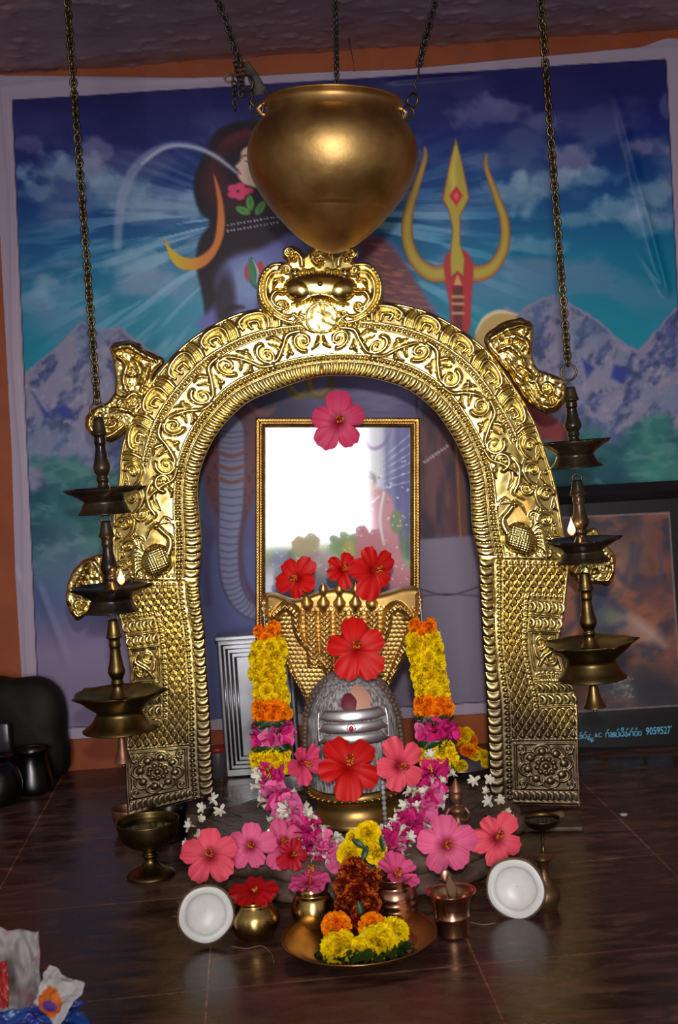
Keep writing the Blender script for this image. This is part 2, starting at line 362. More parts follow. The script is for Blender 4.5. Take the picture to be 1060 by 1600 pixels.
# mountains
def mount(pts, seed, top=(122, 118, 142), shade=(62, 74, 124)):
    p = np.array(pts, float); w_ = cv.win(p[:, 0].min(), p[:, 1].min() - 8, p[:, 0].max(), p[:, 1].max())
    d = sdf(X[w_], Y[w_] + (fbm(X[w_], Y[w_], 10, 3, seed) - .5) * 7, p); cv.mix(w_, d / 2 + .5, top)
    q = fbm(X[w_] * 1.0 + Y[w_] * .55, Y[w_] * .6 - X[w_] * .35, 26, 6, seed + 1)
    cv.mix(w_, np.clip((q - .53) * 9, 0, 1) * (d > 3) * .8, shade); q3 = fbm(X[w_] * 1.4 + Y[w_], Y[w_] - X[w_] * .5, 11, 4, seed + 7); cv.mix(w_, np.clip((q3 - .5) * 7, 0, 1) * (d > 6) * np.clip((q - .42) * 6, 0, 1) * .75, (48, 60, 92)); cv.mix(w_, np.clip((.40 - q3) * 7, 0, 1) * (d > 3) * .5, (150, 142, 158))
    q = fbm(X[w_], Y[w_], 70, 5, seed + 3); cv.mix(w_, np.clip((q - .55) * 7, 0, 1) * (d > 3) * .45, (84, 110, 140))
mount([(36, 585), (60, 565), (95, 535), (127, 502), (152, 514), (178, 512), (192, 512), (215, 530), (330, 620), (420, 760), (40, 770)], 21)
mount([(735, 600), (760, 520), (790, 480), (812, 486), (842, 468), (868, 458), (900, 478), (935, 500), (965, 528), (998, 548), (1022, 520), (1056, 480), (1100, 500), (1100, 780), (735, 780)], 31)
cv.mix(np.s_[:, :], np.clip((v - 505) / 90, 0, 1) * (v < 620) * .25, (120, 122, 150))
for pts in ([(50, 612), (66, 636), (84, 654), (70, 652)], [(84, 640), (98, 632), (112, 640), (118, 656), (100, 654)], [(960, 570), (985, 575), (975, 600), (955, 590)], [(910, 560), (930, 575), (918, 590)]): cv.poly(pts, (44, 56, 128), 3)
# green slopes and lake
g = fbm(X, Y, 60, 6, 41)
sl = np.clip((v - 560 + (g - .5) * 150) / 25, 0, 1) * np.clip((760 - v) / 60, 0, 1)
cv.mix(np.s_[:, :], sl * .9, np.stack([24 + 70 * (g - .4), 78 + 110 * (g - .4), 84 + 60 * (g - .4)], -1))
g2 = fbm(X, Y * 2, 26, 5, 43); cv.mix(np.s_[:, :], sl * np.clip((g2 - .55) * 6, 0, 1) * .55, (92, 132, 130))
cv.mix(np.s_[:, :], np.clip((v - 735) / 120, 0, 1) * .55, (74, 74, 122))
cv.mix(np.s_[:, :], np.clip((v - 800) / 70, 0, 1) * .92, np.stack([124 + 26 * (nf - .5), 110 + 26 * (nf - .5), 134 + 20 * (nf - .5)], -1))
cv.mix(np.s_[:, :], np.exp(-((X - 110) ** 2 + (Y - 900) ** 2) / 90. ** 2) * .35, (150, 130, 165))
# hair, forehead, third eye
HD = (26, 8, 20)
cv.poly([(400, 188), (365, 192), (338, 206), (322, 235), (306, 270), (303, 300), (312, 330), (328, 348), (312, 375), (306, 410), (312, 440), (318, 470), (322, 495), (340, 512), (380, 510), (520, 500), (520, 250), (470, 190)], HD, 3, smooth=6)
for k in range(9):
    cv.stroke([(330 + k * 9, 262 - k * 7), (345 + k * 8, 225 - k * 3), (385 + k * 4, 200 + k * 2)], [1, 2.4, 1], (96, 26, 34), 3, .75)
cv.ell(335, 285, 20, 34, (74, 26, 34), .8, .8); cv.ell(360, 310, 24, 22, (62, 18, 34), .8, .7)
cv.poly([(352, 412), (372, 400), (400, 392), (430, 378), (470, 362), (600, 370), (640, 430), (670, 520), (330, 520), (340, 470), (338, 440)], (96, 96, 158), 6, smooth=5)
cv.ell(395, 440, 46, 40, (122, 142, 182), .9, .9); cv.ell(480, 420, 60, 50, (104, 104, 160), .9, .7)
cv.stroke([(346, 496), (360, 482), (380, 480)], [3, 5, 2], (30, 22, 48), 3)
cv.ell(352, 470, 16, 46, HD, .7, .8)
cv.poly([(393, 402), (404, 420), (408, 440), (401, 452), (390, 440), (386, 424)], (36, 80, 90), 2, smooth=5)
cv.ell(388, 425, 6, 13, (176, 58, 68), .3); cv.ell(407, 420, 6, 12, (176, 58, 68), .3)
cv.poly([(393, 404), (399, 420), (400, 446), (391, 436), (388, 420)], (64, 120, 84), 1.5, smooth=5); cv.stroke([(396, 406), (403, 425), (401, 446)], [.4, 1.6, .4], (190, 200, 205), 1)
# crescent moon
cv.poly([(334, 272), (345, 300), (351, 335), (350, 365), (340, 392), (325, 412), (305, 422), (282, 420), (266, 404), (257, 372), (268, 388), (284, 400), (304, 403), (322, 394), (334, 378), (339, 350), (340, 315)], (198, 112, 56), 1.5, smooth=4)
w_ = cv.win(250, 360, 330, 430); cv.mix(w_, np.clip((325 - X[w_]) / 50, 0, 1) * ((cv.C[w_][..., 0] > 165) & (cv.C[w_][..., 2] < 90)) * .85, (196, 178, 40))
# face in profile, the water arc, blossom
cv.poly([(392, 228), (378, 236), (376, 250), (368, 260), (373, 266), (372, 275), (376, 282), (388, 290), (420, 290), (430, 230)], (212, 172, 152), 2, smooth=4)
cv.stroke([(378, 246), (382, 243), (388, 244)], [.6, 1.2, .6], (60, 24, 30), 1); cv.ell(374, 271, 3, 1.6, (190, 30, 50), .5); cv.ell(386, 252, 3, 1.6, (60, 30, 30), .5)
cv.stroke([(372, 272), (340, 246), (305, 230), (270, 226), (235, 240), (208, 268), (192, 305), (186, 345), (184, 385)], [2, 4, 4.5, 5, 6, 8, 8, 7, 6], (146, 160, 186), 3, .62)
cv.stroke([(372, 271), (330, 240), (290, 228), (255, 232), (222, 256)], [1, 2.2, 2.4, 2.6, 2], (196, 200, 214), 2, .7)
for a_ in range(5):
    t = a_ * 2 * PI / 5; cv.ell(372 + 10 * math.cos(t), 299 + 8 * math.sin(t), 8, 6, (204, 62, 104), .35)
cv.ell(388, 298, 8, 5, (216, 60, 90), .4)
for cx, cy, rt in ((380, 329, .4), (391, 317, 1.5), (407, 325, -1.0)): cv.ell(cx, cy, 12, 6, (88, 138, 62), .25, 1, rt); cv.ell(cx, cy, 9, 1.2, (50, 96, 50), .5, .8, rt)
for k in range(16):
    for j in range(2): cv.ell(356 + k * 5.2, 352 - k * .9 + j * 9, 1.2, 1.6, (170, 160, 180), .5)
# fur mantle right of the arch top
cv.poly([(560, 370), (600, 370), (640, 420), (672, 478), (700, 520), (580, 520)], (104, 62, 72), 5)
rs = np.random.RandomState(4)
for k in range(150):
    x0, y0 = 575 + rs.rand() * 105, 375 + rs.rand() * 125
    if (y0 - 370) > (x0 - 585) * 1.35: cv.stroke([(x0, y0), (x0 + 9, y0 + 2), (x0 + 17, y0 + 1)], [.8, 1.2, .3], (150 + rs.randint(40), 88 + rs.randint(40), 80), 1.2, .55)
# trident
def cvx(k, ox, oy, L): return [(ox + a / k, oy + b / k) for a, b in L]
T = lambda L: cvx(4.077, 600, 200, L)
YL, OR = (170, 150, 56), (152, 106, 52)
for pts, rad in ((T([(262, 125), (262, 200), (215, 350), (160, 520), (150, 700), (200, 840), (300, 925), (400, 925)]), [.3, 2.6, 4.5, 7, 8, 9, 12, 13]), (T([(655, 170), (655, 260), (720, 440), (770, 600), (765, 760), (700, 880), (620, 925), (540, 925)]), [.3, 2.6, 4.5, 6.5, 7, 9, 12, 13])):
    cv.stroke(pts, [a + 1.2 for a in rad], (126, 50, 46), 1.2); cv.stroke(pts, rad, OR, 1.6); cv.stroke(pts, [a * .62 for a in rad], YL, 3)
cv.poly(T([(415, 790), (385, 860), (390, 960), (420, 1130), (440, 1300), (540, 1300), (560, 1080), (572, 900), (560, 840), (515, 780)]), (168, 38, 42), 2, smooth=4)
cv.poly(T([(457, 60), (500, 220), (548, 445), (490, 560), (490, 740), (520, 830), (512, 960), (470, 920), (425, 965), (420, 830), (437, 640), (410, 520), (368, 455), (410, 260)]), (134, 52, 42), 1.5)
cv.poly(T([(460, 75), (497, 225), (540, 445), (484, 555), (484, 740), (512, 830), (506, 940), (470, 908), (430, 945), (426, 830), (443, 640), (416, 520), (380, 455), (416, 265)]), YL, 1.5)
cv.stroke(T([(458, 130), (440, 300), (462, 480)]), [1, 5, 2], (206, 190, 84), 4, .7)
cv.poly(T([(462, 368), (503, 432), (462, 500), (418, 432)]), (190, 36, 44), 1.2); cv.poly(T([(462, 405), (482, 432), (462, 465), (444, 432)]), (214, 96, 96), 1.5)
cv.poly(T([(438, 1010), (505, 1010), (500, 1290), (450, 1290)]), (92, 30, 34), 1.5); cv.poly(T([(445, 1000), (470, 930), (500, 1000)]), (190, 150, 90), 1.2)
for yy in (1075, 1120, 1180): cv.stroke(T([(440, yy), (505, yy)]), 2.2, (178, 140, 96), 1.2)
# shoulder ornament and red cloth beyond the right of the arch
cv.poly([(742, 530), (752, 505), (772, 488), (800, 490), (820, 520), (800, 560), (760, 560)], (182, 150, 84), 2, smooth=5); cv.stroke([(744, 520), (757, 498), (780, 487), (808, 492)], [1, 3, 3, 1], (206, 190, 160), 1.5)
cv.poly([(800, 600), (850, 640), (884, 668), (880, 690), (830, 680), (790, 640)], (128, 50, 54), 4, smooth=4)
cv.poly([(600, 560), (700, 520), (790, 600), (800, 700), (700, 700)], (96, 52, 60), 6)
# ---- seen through the arch
IN = [(310, 590), (700, 580), (765, 700), (765, 845), (640, 845), (560, 845), (312, 860)]
cv.poly(IN, (74, 68, 108), 8)
cv.poly([(300, 850), (420, 850), (420, 1150), (300, 1150)], (76, 80, 124), 8)
w_ = cv.win(430, 575, 690, 660); hh = fbm(X[w_] * .15, Y[w_], 5, 3, 61); cv.mix(w_, np.clip(1.25 - np.hypot((X[w_] - 590) / 110, (Y[w_] - 622) / 50), 0, 1) * .8, np.stack([104 + 50 * (hh - .5), 98 + 50 * (hh - .5), 138 + 40 * (hh - .5)], -1))
cv.ell(420, 640, 60, 26, (46, 36, 66), .8, .7)
for cx in (470, 500): cv.stroke([(cx - 18, 592), (cx - 14, 612), (cx, 618), (cx + 14, 610), (cx + 18, 592)], 6.5, (92, 74, 34), 2); cv.stroke([(cx - 17, 592), (cx - 12, 609), (cx, 615), (cx + 12, 607)], 2.2, (138, 116, 56), 2, .8)
cv.stroke([(385, 622), (398, 640), (415, 646), (430, 638)], [2, 5, 5, 2], (110, 62, 66), 2)
# cobra
cv.poly([(345, 650), (385, 642), (402, 660), (402, 760), (375, 820), (345, 815), (322, 760), (322, 700)], (92, 44, 52), 4, smooth=4)
w_ = cv.win(318, 640, 404, 820); sp = fbm(X[w_], Y[w_], 6, 2, 77); cv.mix(w_, np.clip((sp - .62) * 9, 0, 1) * (cv.C[w_][..., 0] > cv.C[w_][..., 2] + 15) * .7, (40, 22, 40))
body = cm([(362, 655), (362, 690), (362, 740), (361, 800), (358, 860), (362, 910), (380, 945), (410, 962)], 10)
br_ = np.interp(np.linspace(0, 1, len(body)), [0, .08, .3, .6, 1], [8, 19, 20, 15, 10])
cv.stroke(body, br_ + 2, (62, 38, 58), 2, n=1); cv.stroke(body, br_, (112, 112, 142), 2, n=1)
for k in range(6, len(body) - 1, 1):
    t = body[k] - body[k - 1]; t /= np.hypot(*t); n_ = np.array((-t[1], t[0])); r_ = br_[k] * .92
    if k % 2 == 0: cv.stroke([body[k] - n_ * r_, body[k] + t * 2.5, body[k] + n_ * r_], 1.0, (52, 50, 84), 1.2, .8)
for yy in (707, 728, 748): cv.stroke([(343, yy), (362, yy + 6), (381, yy)], 3.2, (112, 58, 58), 1.5, .9)
cv.stroke([(384, 800), (376, 850), (382, 905), (404, 945)], 4, (70, 40, 62), 3, .8)
cv.stroke([(330, 830), (322, 880), (326, 940)], 6, (58, 50, 92), 5, .6)
# dark red drapery and the upright bar right of the picture
cv.poly([(655, 650), (700, 600), (732, 690), (742, 838), (640, 838)], (76, 42, 52), 6)
w_ = cv.win(645, 620, 745, 840); q = fbm(X[w_] * 1.6, Y[w_] * .45, 22, 5, 91); cv.mix(w_, np.clip((q - .5) * 6, 0, 1) * .6 * (cv.C[w_][..., 0] > cv.C[w_][..., 2]), (112, 64, 62)); cv.mix(w_, np.clip((.44 - q) * 8, 0, 1) * .7, (40, 26, 44))
for k in range(9): cv.ell(664 + k * 4.4, 722 - k * 3.1, 2.4, 2, (170, 150, 150), .4)
cv.poly([(710, 690), (724, 690), (732, 838), (716, 838)], (96, 58, 40), 1.5); cv.stroke([(713, 690), (720, 838)], 1, (150, 96, 56), 1); cv.poly([(724, 690), (738, 690), (750, 838), (732, 838)], (40, 38, 62), 1.5)
cv.poly([(636, 845), (748, 836), (775, 1150), (600, 1150)], (118, 106, 124), 2)
w_ = cv.win(620, 836, 780, 1150); q = fbm(X[w_], Y[w_] * .5, 60, 5, 93); cv.mix(w_, np.clip((q - .4) * 2, 0, 1) * .35, (92, 84, 108))
cv.stroke([(655, 920), (700, 930), (752, 916)], .9, (36, 28, 38), 1); cv.stroke([(655, 932), (700, 928), (752, 932)], .8, (50, 40, 50), 1)
# white border of the vinyl with a dark line round the print
WB = (156, 140, 156)
dl = X - (19 + (Y - 156) * 43 / 984.); dt = Y - (156 - (X - 19) * 64 / 1022.); dr = (1041 + (Y - 92) * .05) - X; db = (1140 - (X - 62) * .062) - Y
dmin = np.minimum(np.minimum(dl, dt), np.minimum(dr, db))
cv.mix(np.s_[:, :], np.clip(.5 - dmin / 1.5, 0, 1), WB)
cv.mix(np.s_[:, :], np.clip(1.3 - np.abs(np.where(dt < 3, 9, dmin)), 0, 1) * .9, (24, 18, 50))
# folds of the hanging sheet
fold = 3.2 * (fbm(X, Y, 210, 3, 51) - .5)
for (a, b, c, d_, h_, wd) in ((1046, 468, 960, 140, 5, 7), (1046, 468, 985, 250, 5, 5), (1046, 468, 996, 390, 3, 4), (55, 905, 110, 1050, 3, 6), (20, 880, 45, 960, 3, 6), (960, 100, 1000, 98, 3, 5), (600, 128, 760, 116, 3, 4)):
    e = np.array((c - a, d_ - b), float); L_ = np.hypot(*e); e /= L_; s_ = (X - a) * e[0] + (Y - b) * e[1]; t_ = -(X - a) * e[1] + (Y - b) * e[0]
    fold += h_ * np.exp(-(t_ / wd) ** 2) * np.clip(s_ / 20, 0, 1) * np.clip((L_ - s_) / 60, 0, 1) * (s_ > 0) * (s_ < L_)
fold += 2.5 * np.exp(-((dt + 20 + 4 * np.sin(X / 60)) / 5) ** 2) + 3 * np.exp(-((dl + 12 + 3 * np.sin(Y / 70)) / 4) ** 2) + 1.2 * np.sin(X / 34 + 2 * fbm(X, Y, 90, 2, 3)) * np.clip(1 - np.abs(dt) / 60, 0, 1)
# trim the sheet to its hung outline: push columns/rows onto the edge lines
edge_top = np.interp(X, [-14, 60, 180, 300, 420, 520, 640, 800, 900, 1000, 1036, 1046, 1100], [118, 118, 120, 122, 118, 112, 108, 92, 84, 74, 62, 60, 64])
edge_bot = 1158 - (X - 62) * .062
edge_left = np.interp(Y, [100, 480, 700, 900, 1060, 1160], [-14, 6, 18, 24, 34, 38])
Y2 = np.clip(Y, edge_top, edge_bot); X2 = np.maximum(X, edge_left)
cvb = cv; cvb.X, cvb.Y = X2, Y2
ban = sheet('vinyl_banner', cvb, 3.178, MT['paint_attr'], None, BG, fold * .0011)
tag(ban, 'large printed vinyl banner of a crescent-moon deity, trident and snowy mountains, hung on the wall', 'banner')
# ---------------------------------------------------------------- beaten-metal relief
def ndome(d): return np.sqrt(np.clip(1 - d * d, 0, 1))
class Field:
    def __init__(s, u0, u1, v0, v1, res=1.0):
        s.u = np.arange(u0, u1 + res * .5, res); s.v = np.arange(v0, v1 + res * .5, res)
        s.U, s.V = np.meshgrid(s.u, s.v, indexing='ij'); s.H = np.zeros(s.U.shape); s.res = res; s.u0 = u0; s.v0 = v0
    def stamp(s, x, y, r, h=None, ry=None, rot=0, e=1.0):
        h = r if h is None else h; ry = r if ry is None else ry; m = max(r, ry)
        i0 = max(int((x - m - s.u0) / s.res), 0); i1 = int((x + m - s.u0) / s.res) + 2; j0 = max(int((y - m - s.v0) / s.res), 0); j1 = int((y + m - s.v0) / s.res) + 2
        if i1 <= 0 or j1 <= 0 or i0 >= len(s.u) or j0 >= len(s.v): return
        w_ = np.s_[i0:i1, j0:j1]; X = s.U[w_] - x; Y = s.V[w_] - y
        if rot: c, q = math.cos(rot), math.sin(rot); X, Y = X * c + Y * q, -X * q + Y * c
        s.H[w_] = np.maximum(s.H[w_], h * np.clip(1 - (X / r) ** 2 - (Y / ry) ** 2, 0, 1) ** (.5 * e))
    def stroke(s, pts, r, h=1.0, n=8, e=1.3):
        p = cm(pts, n) if len(pts) > 2 else np.array(pts, float)
        d = np.r_[0, np.cumsum(np.hypot(*np.diff(p, axis=0).T))]; N = max(int(d[-1] / .9), 2); t = np.linspace(0, d[-1], N)
        x = np.interp(t, d, p[:, 0]); y = np.interp(t, d, p[:, 1]); r = np.atleast_1d(np.asarray(r, float)); rr = np.interp(t / d[-1], np.linspace(0, 1, len(r)), r) if len(r) > 1 else np.full(N, r[0])
        for a, b, c in zip(x, y, rr): s.stamp(a, b, max(c, .6), max(c, .6) * h, e=e)
    def spiral(s, cx, cy, R, turns=1.4, a0=0.0, hand=1, w_=(5, 2.2), h=.9, ball=True):
        t = np.linspace(0, 1, 26); a = a0 + hand * turns * 2 * PI * t; r = R * (1 - .82 * t)
        s.stroke(np.stack((cx + r * np.cos(a), cy + r * np.sin(a)), -1), w_, h, n=3)
        if ball: s.stamp(cx, cy, w_[0] * .75)
def beads(U, V, pitch, r): return r * ndome(np.hypot(((U / pitch) % 1 - .5) * pitch, V) / r)
def gad(U, vn, pitch, h, lean=.5):
    ph = (U / pitch + lean * (vn - .5) ** 2 * 2) % 1; sh = np.clip(1 - (2 * vn - 1) ** 2, 0, 1) ** .4
    return h * sh * np.clip(np.sin(PI * ph), 0, 1) ** .55 * (.55 + .45 * ph) * ((vn > 0) & (vn < 1))
def inb(x, a, b): return (x > a) & (x < b)
YA = 2.60; SA = YA / FPX
SEC = [((335, 1240), (201, 1277)), ((331, 1180), (197, 1195)), ((327, 1097), (202, 1108)), ((323, 1045), (204, 1050)), ((319, 984), (198, 1000)), ((313, 935), (183, 945)), ((311, 908), (182, 908)),
       ((315, 850), (176, 862)), ((311, 795), (177, 805)), ((309, 765), (186, 750)), ((315, 729), (189, 705)), ((333, 688), (205, 650)), ((357, 656), (234, 600)), ((390, 627), (288, 538)),
       ((438, 607), (355, 496)), ((470, 596), (418, 480)), ((503, 588), (500, 474)), ((540, 587), (580, 470)), ((581, 591), (655, 482)), ((634, 607), (712, 509)), ((674, 636), (762, 548)), ((699, 668), (801, 600)), ((719, 704), (834, 655)),
       ((733, 745), (855, 712)), ((736, 786), (869, 760)), ((738, 822), (879, 815)), ((748, 873), (888, 876)), ((750, 910), (886, 912)), ((752, 950), (880, 960)), ((755, 1002), (874, 1006)), ((758, 1050), (884, 1052)), ((761, 1100), (901, 1095)), ((764, 1180), (904, 1180)), ((766, 1256), (907, 1259))]
inn = cm([a for a, b in SEC], 16); out = cm([b for a, b in SEC], 16)
cc = (inn + out) / 2; ss = np.r_[0, np.cumsum(np.hypot(*np.diff(cc, axis=0).T))]
sJ1, sA, sJ2, sE = ss[6 * 16], ss[16 * 16], ss[26 * 16], ss[-1]
def arch_pt(s_, t_):
    i = np.stack([np.interp(s_, ss, inn[:, k]) for k in (0, 1)], -1); o = np.stack([np.interp(s_, ss, out[:, k]) for k in (0, 1)], -1)
    return i + (o - i) * t_[..., None]
def relief_grid(name, G, H, mat, parent, Y0=YA, rim=.007, sc=SA):
    """G pixel positions (n,m,2), H heights in px; adds the turned-back rim"""
    V = P(G[..., 0], G[..., 1], Y0); V[..., 1] -= H * sc
    n, m = H.shape; i = np.arange(n * m).reshape(n, m)
    q = np.stack((i[:-1, :-1], i[:-1, 1:], i[1:, 1:], i[1:, :-1]), -1).reshape(-1, 4)
    loop = np.r_[i[0, :], i[1:, -1], i[-1, :-1][::-1], i[1:-1, 0][::-1]]
    V = V.reshape(-1, 3); R = V[loop].copy(); R[:, 1] = Y0 + rim; b = len(V) + np.arange(len(loop))
    q2 = np.stack((loop, b, np.roll(b, -1), np.roll(loop, -1)), -1)
    return raw(name, np.r_[V, R], None, mat, parent, True, quads=np.r_[q, q2])
def relief_mask(name, F_, poly, mat, parent, Y0=YA, rim=.007, sc=SA, edge=5, base=4, hole=None):
    poly = np.asarray(poly, float); d = sdf(F_.U, F_.V, poly); res = F_.res
    gu, gv = np.gradient(d, res); g = np.hypot(gu, gv) + 1e-6
    inside = d > 0; n, m = d.shape
    cell = inside[:-1, :-1] & inside[1:, :-1] & inside[:-1, 1:] & inside[1:, 1:]
    cell = inside[:-1, :-1] | inside[1:, :-1] | inside[:-1, 1:] | inside[1:, 1:]
    use = np.zeros_like(inside); use[:-1, :-1] |= cell; use[1:, :-1] |= cell; use[:-1, 1:] |= cell; use[1:, 1:] |= cell
    U = np.where(inside, F_.U, F_.U - gu / g * d / g); Vv = np.where(inside, F_.V, F_.V - gv / g * d / g)
    e = np.clip(d / edge, 0, 1); H = (F_.H + base * np.sqrt(e * (2 - e))) * np.clip(d / 2.2, 0, 1) ** .5
    H = np.maximum(H, 3.0 * np.clip(1 - ((d - 2.6) / 2.2) ** 2, 0, 1) ** .5)
    V = P(U, Vv, Y0); V[..., 1] -= H * sc
    idx = np.full((n, m), -1); idx[use] = np.arange(use.sum()); V = V[use]
    a, b = np.nonzero(cell); q = np.stack((idx[a, b], idx[a, b + 1], idx[a + 1, b + 1], idx[a + 1, b]), -1)
    E = np.concatenate([q[:, [k, (k + 1) % 4]] for k in range(4)]); key = np.sort(E, 1); kk = key[:, 0] * (len(V) + 1) + key[:, 1]
    _, inv, cnt = np.unique(kk, return_inverse=True, return_counts=True); Eb = E[cnt[inv] == 1]
    vb = np.unique(Eb); mp = np.zeros(len(V), int); mp[vb] = len(V) + np.arange(len(vb)); R = V[vb].copy(); R[:, 1] = Y0 + rim
    q2 = np.stack((Eb[:, 0], mp[Eb[:, 0]], mp[Eb[:, 1]], Eb[:, 1]), -1)
    return raw(name, np.r_[V, R], None, mat, parent, True, quads=np.r_[q, q2])
arch = thing('prabhavali_arch', P(545, 1262, YA), 'tall embossed brass arch on two pillars standing behind the stone lingam', 'arch')
# ---- the curved band
Lh = (sJ2 - sJ1) / 2; W = 122.0; RES = .85
def band_field(L, seed):
    f = Field(0, L, 0, W, RES); U, V = f.U, f.V
    lowz = np.clip((U - (L - 185)) / 8, 0, 1)             # the leafy zone by the pillar
    H = gad(U, V / 22., 11.5, 3.9); H = np.maximum(H, beads(U, V - 29.5, 9.2, 4.1)); H = np.maximum(H, 1.6 * (np.abs(np.abs(V - 29.5) - 5.2) < 1.1))
    H = np.maximum(H, beads(U, V - 82, 7.6, 3.1) * (1 - lowz)); H = np.maximum(H, 1.6 * (np.abs(np.abs(V - 82) - 4.8) < 1) * (1 - lowz))
    # outer row: hooked frets with ribs between
    pit = 61.; vn = (V - 88) / 31.; x = (U + 20 - 10 * vn) % pit; on = inb(vn, 0, 1) * (1 - lowz); env = np.clip(1 - (2 * vn - 1) ** 2, 0, 1) ** .35
    H = np.maximum(H, 3.0 * ndome((V - 120) / 2.4)); f.H = H
    for x0 in np.arange(10, L - 205, 58):
        f.stroke([(x0, 91), (x0 - 4, 106), (x0 + 2, 115), (x0 + 20, 115), (x0 + 32, 108), (x0 + 33, 97)], (3.4, 3.8, 4.2, 4.2, 4, 2.6), 1.3)
        f.stroke([(x0 + 11, 92), (x0 + 10, 103), (x0 + 22, 104), (x0 + 22, 94)], (2.6, 5, 4.4, 2.2), 1.1); f.stroke([(x0 + 44, 90), (x0 + 40, 104), (x0 + 42, 117)], (3, 4.6, 3), 1.2); f.stroke([(x0 + 52, 90), (x0 + 49, 104), (x0 + 50, 117)], (2, 3, 2), 1.1)
    # scrolling vine
    xs = np.arange(14, L - 175, 64); side = -1
    for k, x0 in enumerate(xs):
        side = -side; cy = 56 + 5 * side
        f.spiral(x0 + 14, cy, 16, 1.35, PI * (.5 if side > 0 else -.5) + PI, side, (4.6, 2.4), 1.05)
        f.stroke([(x0 + 14 + 2, cy + side * 17), (x0 + 34, cy + side * 13), (x0 + 48, cy - side * 4), (x0 + 66, cy - side * 20), (x0 + 80, cy - side * 22)], (4.8, 3.6, 4.2, 3), 1.05)
        f.stroke([(x0 + 46, cy + side * 2), (x0 + 54, cy + side * 12), (x0 + 66, cy + side * 12)], (2, 4.4, 1.2), 1.0)
        f.stroke([(x0 + 38, cy - side * 2), (x0 + 40, cy - side * 12), (x0 + 50, cy - side * 22)], (1.5, 4.2, 1.2), 1.0)
        f.stamp(x0 + 38, cy - side * 16, 3.6); f.stroke([(x0 + 2, cy - side * 15), (x0 - 8, cy - side * 6), (x0 - 10, cy + side * 6)], (1.5, 4, 1.5), 1.0)
    # leafy scrolls outside, long leaf strokes and the peacock inside, near the pillar
    q = L
    for k, (a, b, r_, hd) in enumerate(((q - 168, 102, 11, 1), (q - 132, 96, 12, -1), (q - 94, 106, 11, 1), (q - 60, 100, 12, -1), (q - 26, 108, 10, 1))):
        f.spiral(a, b, r_, 1.2, PI * .5 * hd, hd, (3.8, 2), 1.05); f.stroke([(a - 18, b - 8), (a - 2, b - 15), (a + 16, b - 10), (a + 26, b + 4)], (1.5, 4, 3.4, 1.4), 1.0); f.stroke([(a + 4, b + 12), (a + 14, b + 9), (a + 24, b + 13)], (1, 3.4, 1.4), 1.0)
    for k in range(7): f.stamp(q - 172 + k * 24, 113 - 4 * (k % 2), 3.4)
    f.spiral(q - 158, 52, 15, 1.3, 0, 1, (4.6, 2.4), 1.1)
    f.stroke([(q - 160, 70), (q - 140, 76), (q - 118, 70), (q - 104, 62), (q - 92, 74)], (2, 4.8, 4, 4, 1.5), 1.05); f.stroke([(q - 146, 62), (q - 130, 64), (q - 112, 54)], (1.5, 3.8, 1.2), 1)
    f.spiral(q - 108, 80, 10, 1.2, 1, -1, (3.8, 2), 1.1)
    # peacock: breast, neck, head with crest, fanned tail
    for dx, dy, rx, ry, hh in ((-32, 62, 27, 21, 13), (-30, 55, 20, 17, 14)): f.stamp(q + dx, dy, rx, hh, ry, .1, 1.1)
    f.stroke([(q - 36, 48), (q - 52, 42), (q - 66, 42), (q - 76, 50), (q - 86, 58)], (8, 6.5, 5, 4.2, 4), 1.3); f.stamp(q - 88, 60, 6, 8, 5)
    f.stroke([(q - 90, 62), (q - 82, 70), (q - 70, 74)], (3, 2, .8), 1.2)
    for k in range(4): f.stroke([(q - 90, 56), (q - 100 + k * 3, 48 - k * 5), (q - 96 + k * 7, 42 - k * 4)], (1.2, 1.6, 2.4), 1)
    for k in range(7): f.stroke([(q - 44 + k * 3, 78), (q - 58 + k * 7, 88 + k * .6), (q - 44 + k * 8, 98 - k * 1.2)], (2.2, 3.8, 2.2), 1.35)
    f.spiral(q - 66, 84, 9, 1.2, 0, 1, (3.8, 2), 1.1); f.spiral(q - 12, 92, 8, 1.2, 2, -1, (3.4, 2), 1.1)
    pk = np.hypot((U - (q - 32)) / 25, (V - 60) / 19) < 1; f.H += pk * .8 * np.sin(U * 1.1 + V * .5) * np.sin(V * 1.1 - U * .5)
    f.H = np.maximum(f.H, 2 * ndome((U - (q - 4)) / 3)); f.H = np.maximum(f.H, gad(V, (U - (q - 12)) / 9, 9, 2.5) * inb(V, 36, 116))
    return f
bf = band_field(Lh, 1)
def band_side(name, sgn):
    f = bf; s_ = sA + sgn * f.U * ((sA - sJ1) if sgn < 0 else (sJ2 - sA)) / Lh; G = arch_pt(s_, f.V / W)
    H = f.H + 2.2 * (fbm(f.U + sgn * 300 + 400, f.V, 60, 3, 5) - .5) + .5 * (fbm(f.U + sgn * 500 + 600, f.V, 14, 2, 6) - .5)
    H += 5 * np.clip(np.sin(PI * f.V / W), 0, 1) ** .5
    if sgn < 0: G = G[::-1]; H = H[::-1]
    return relief_grid(name, G, H, MT['brass_sheet'], arch)
band_side('arch_band', -1); band_side('arch_band', 1)
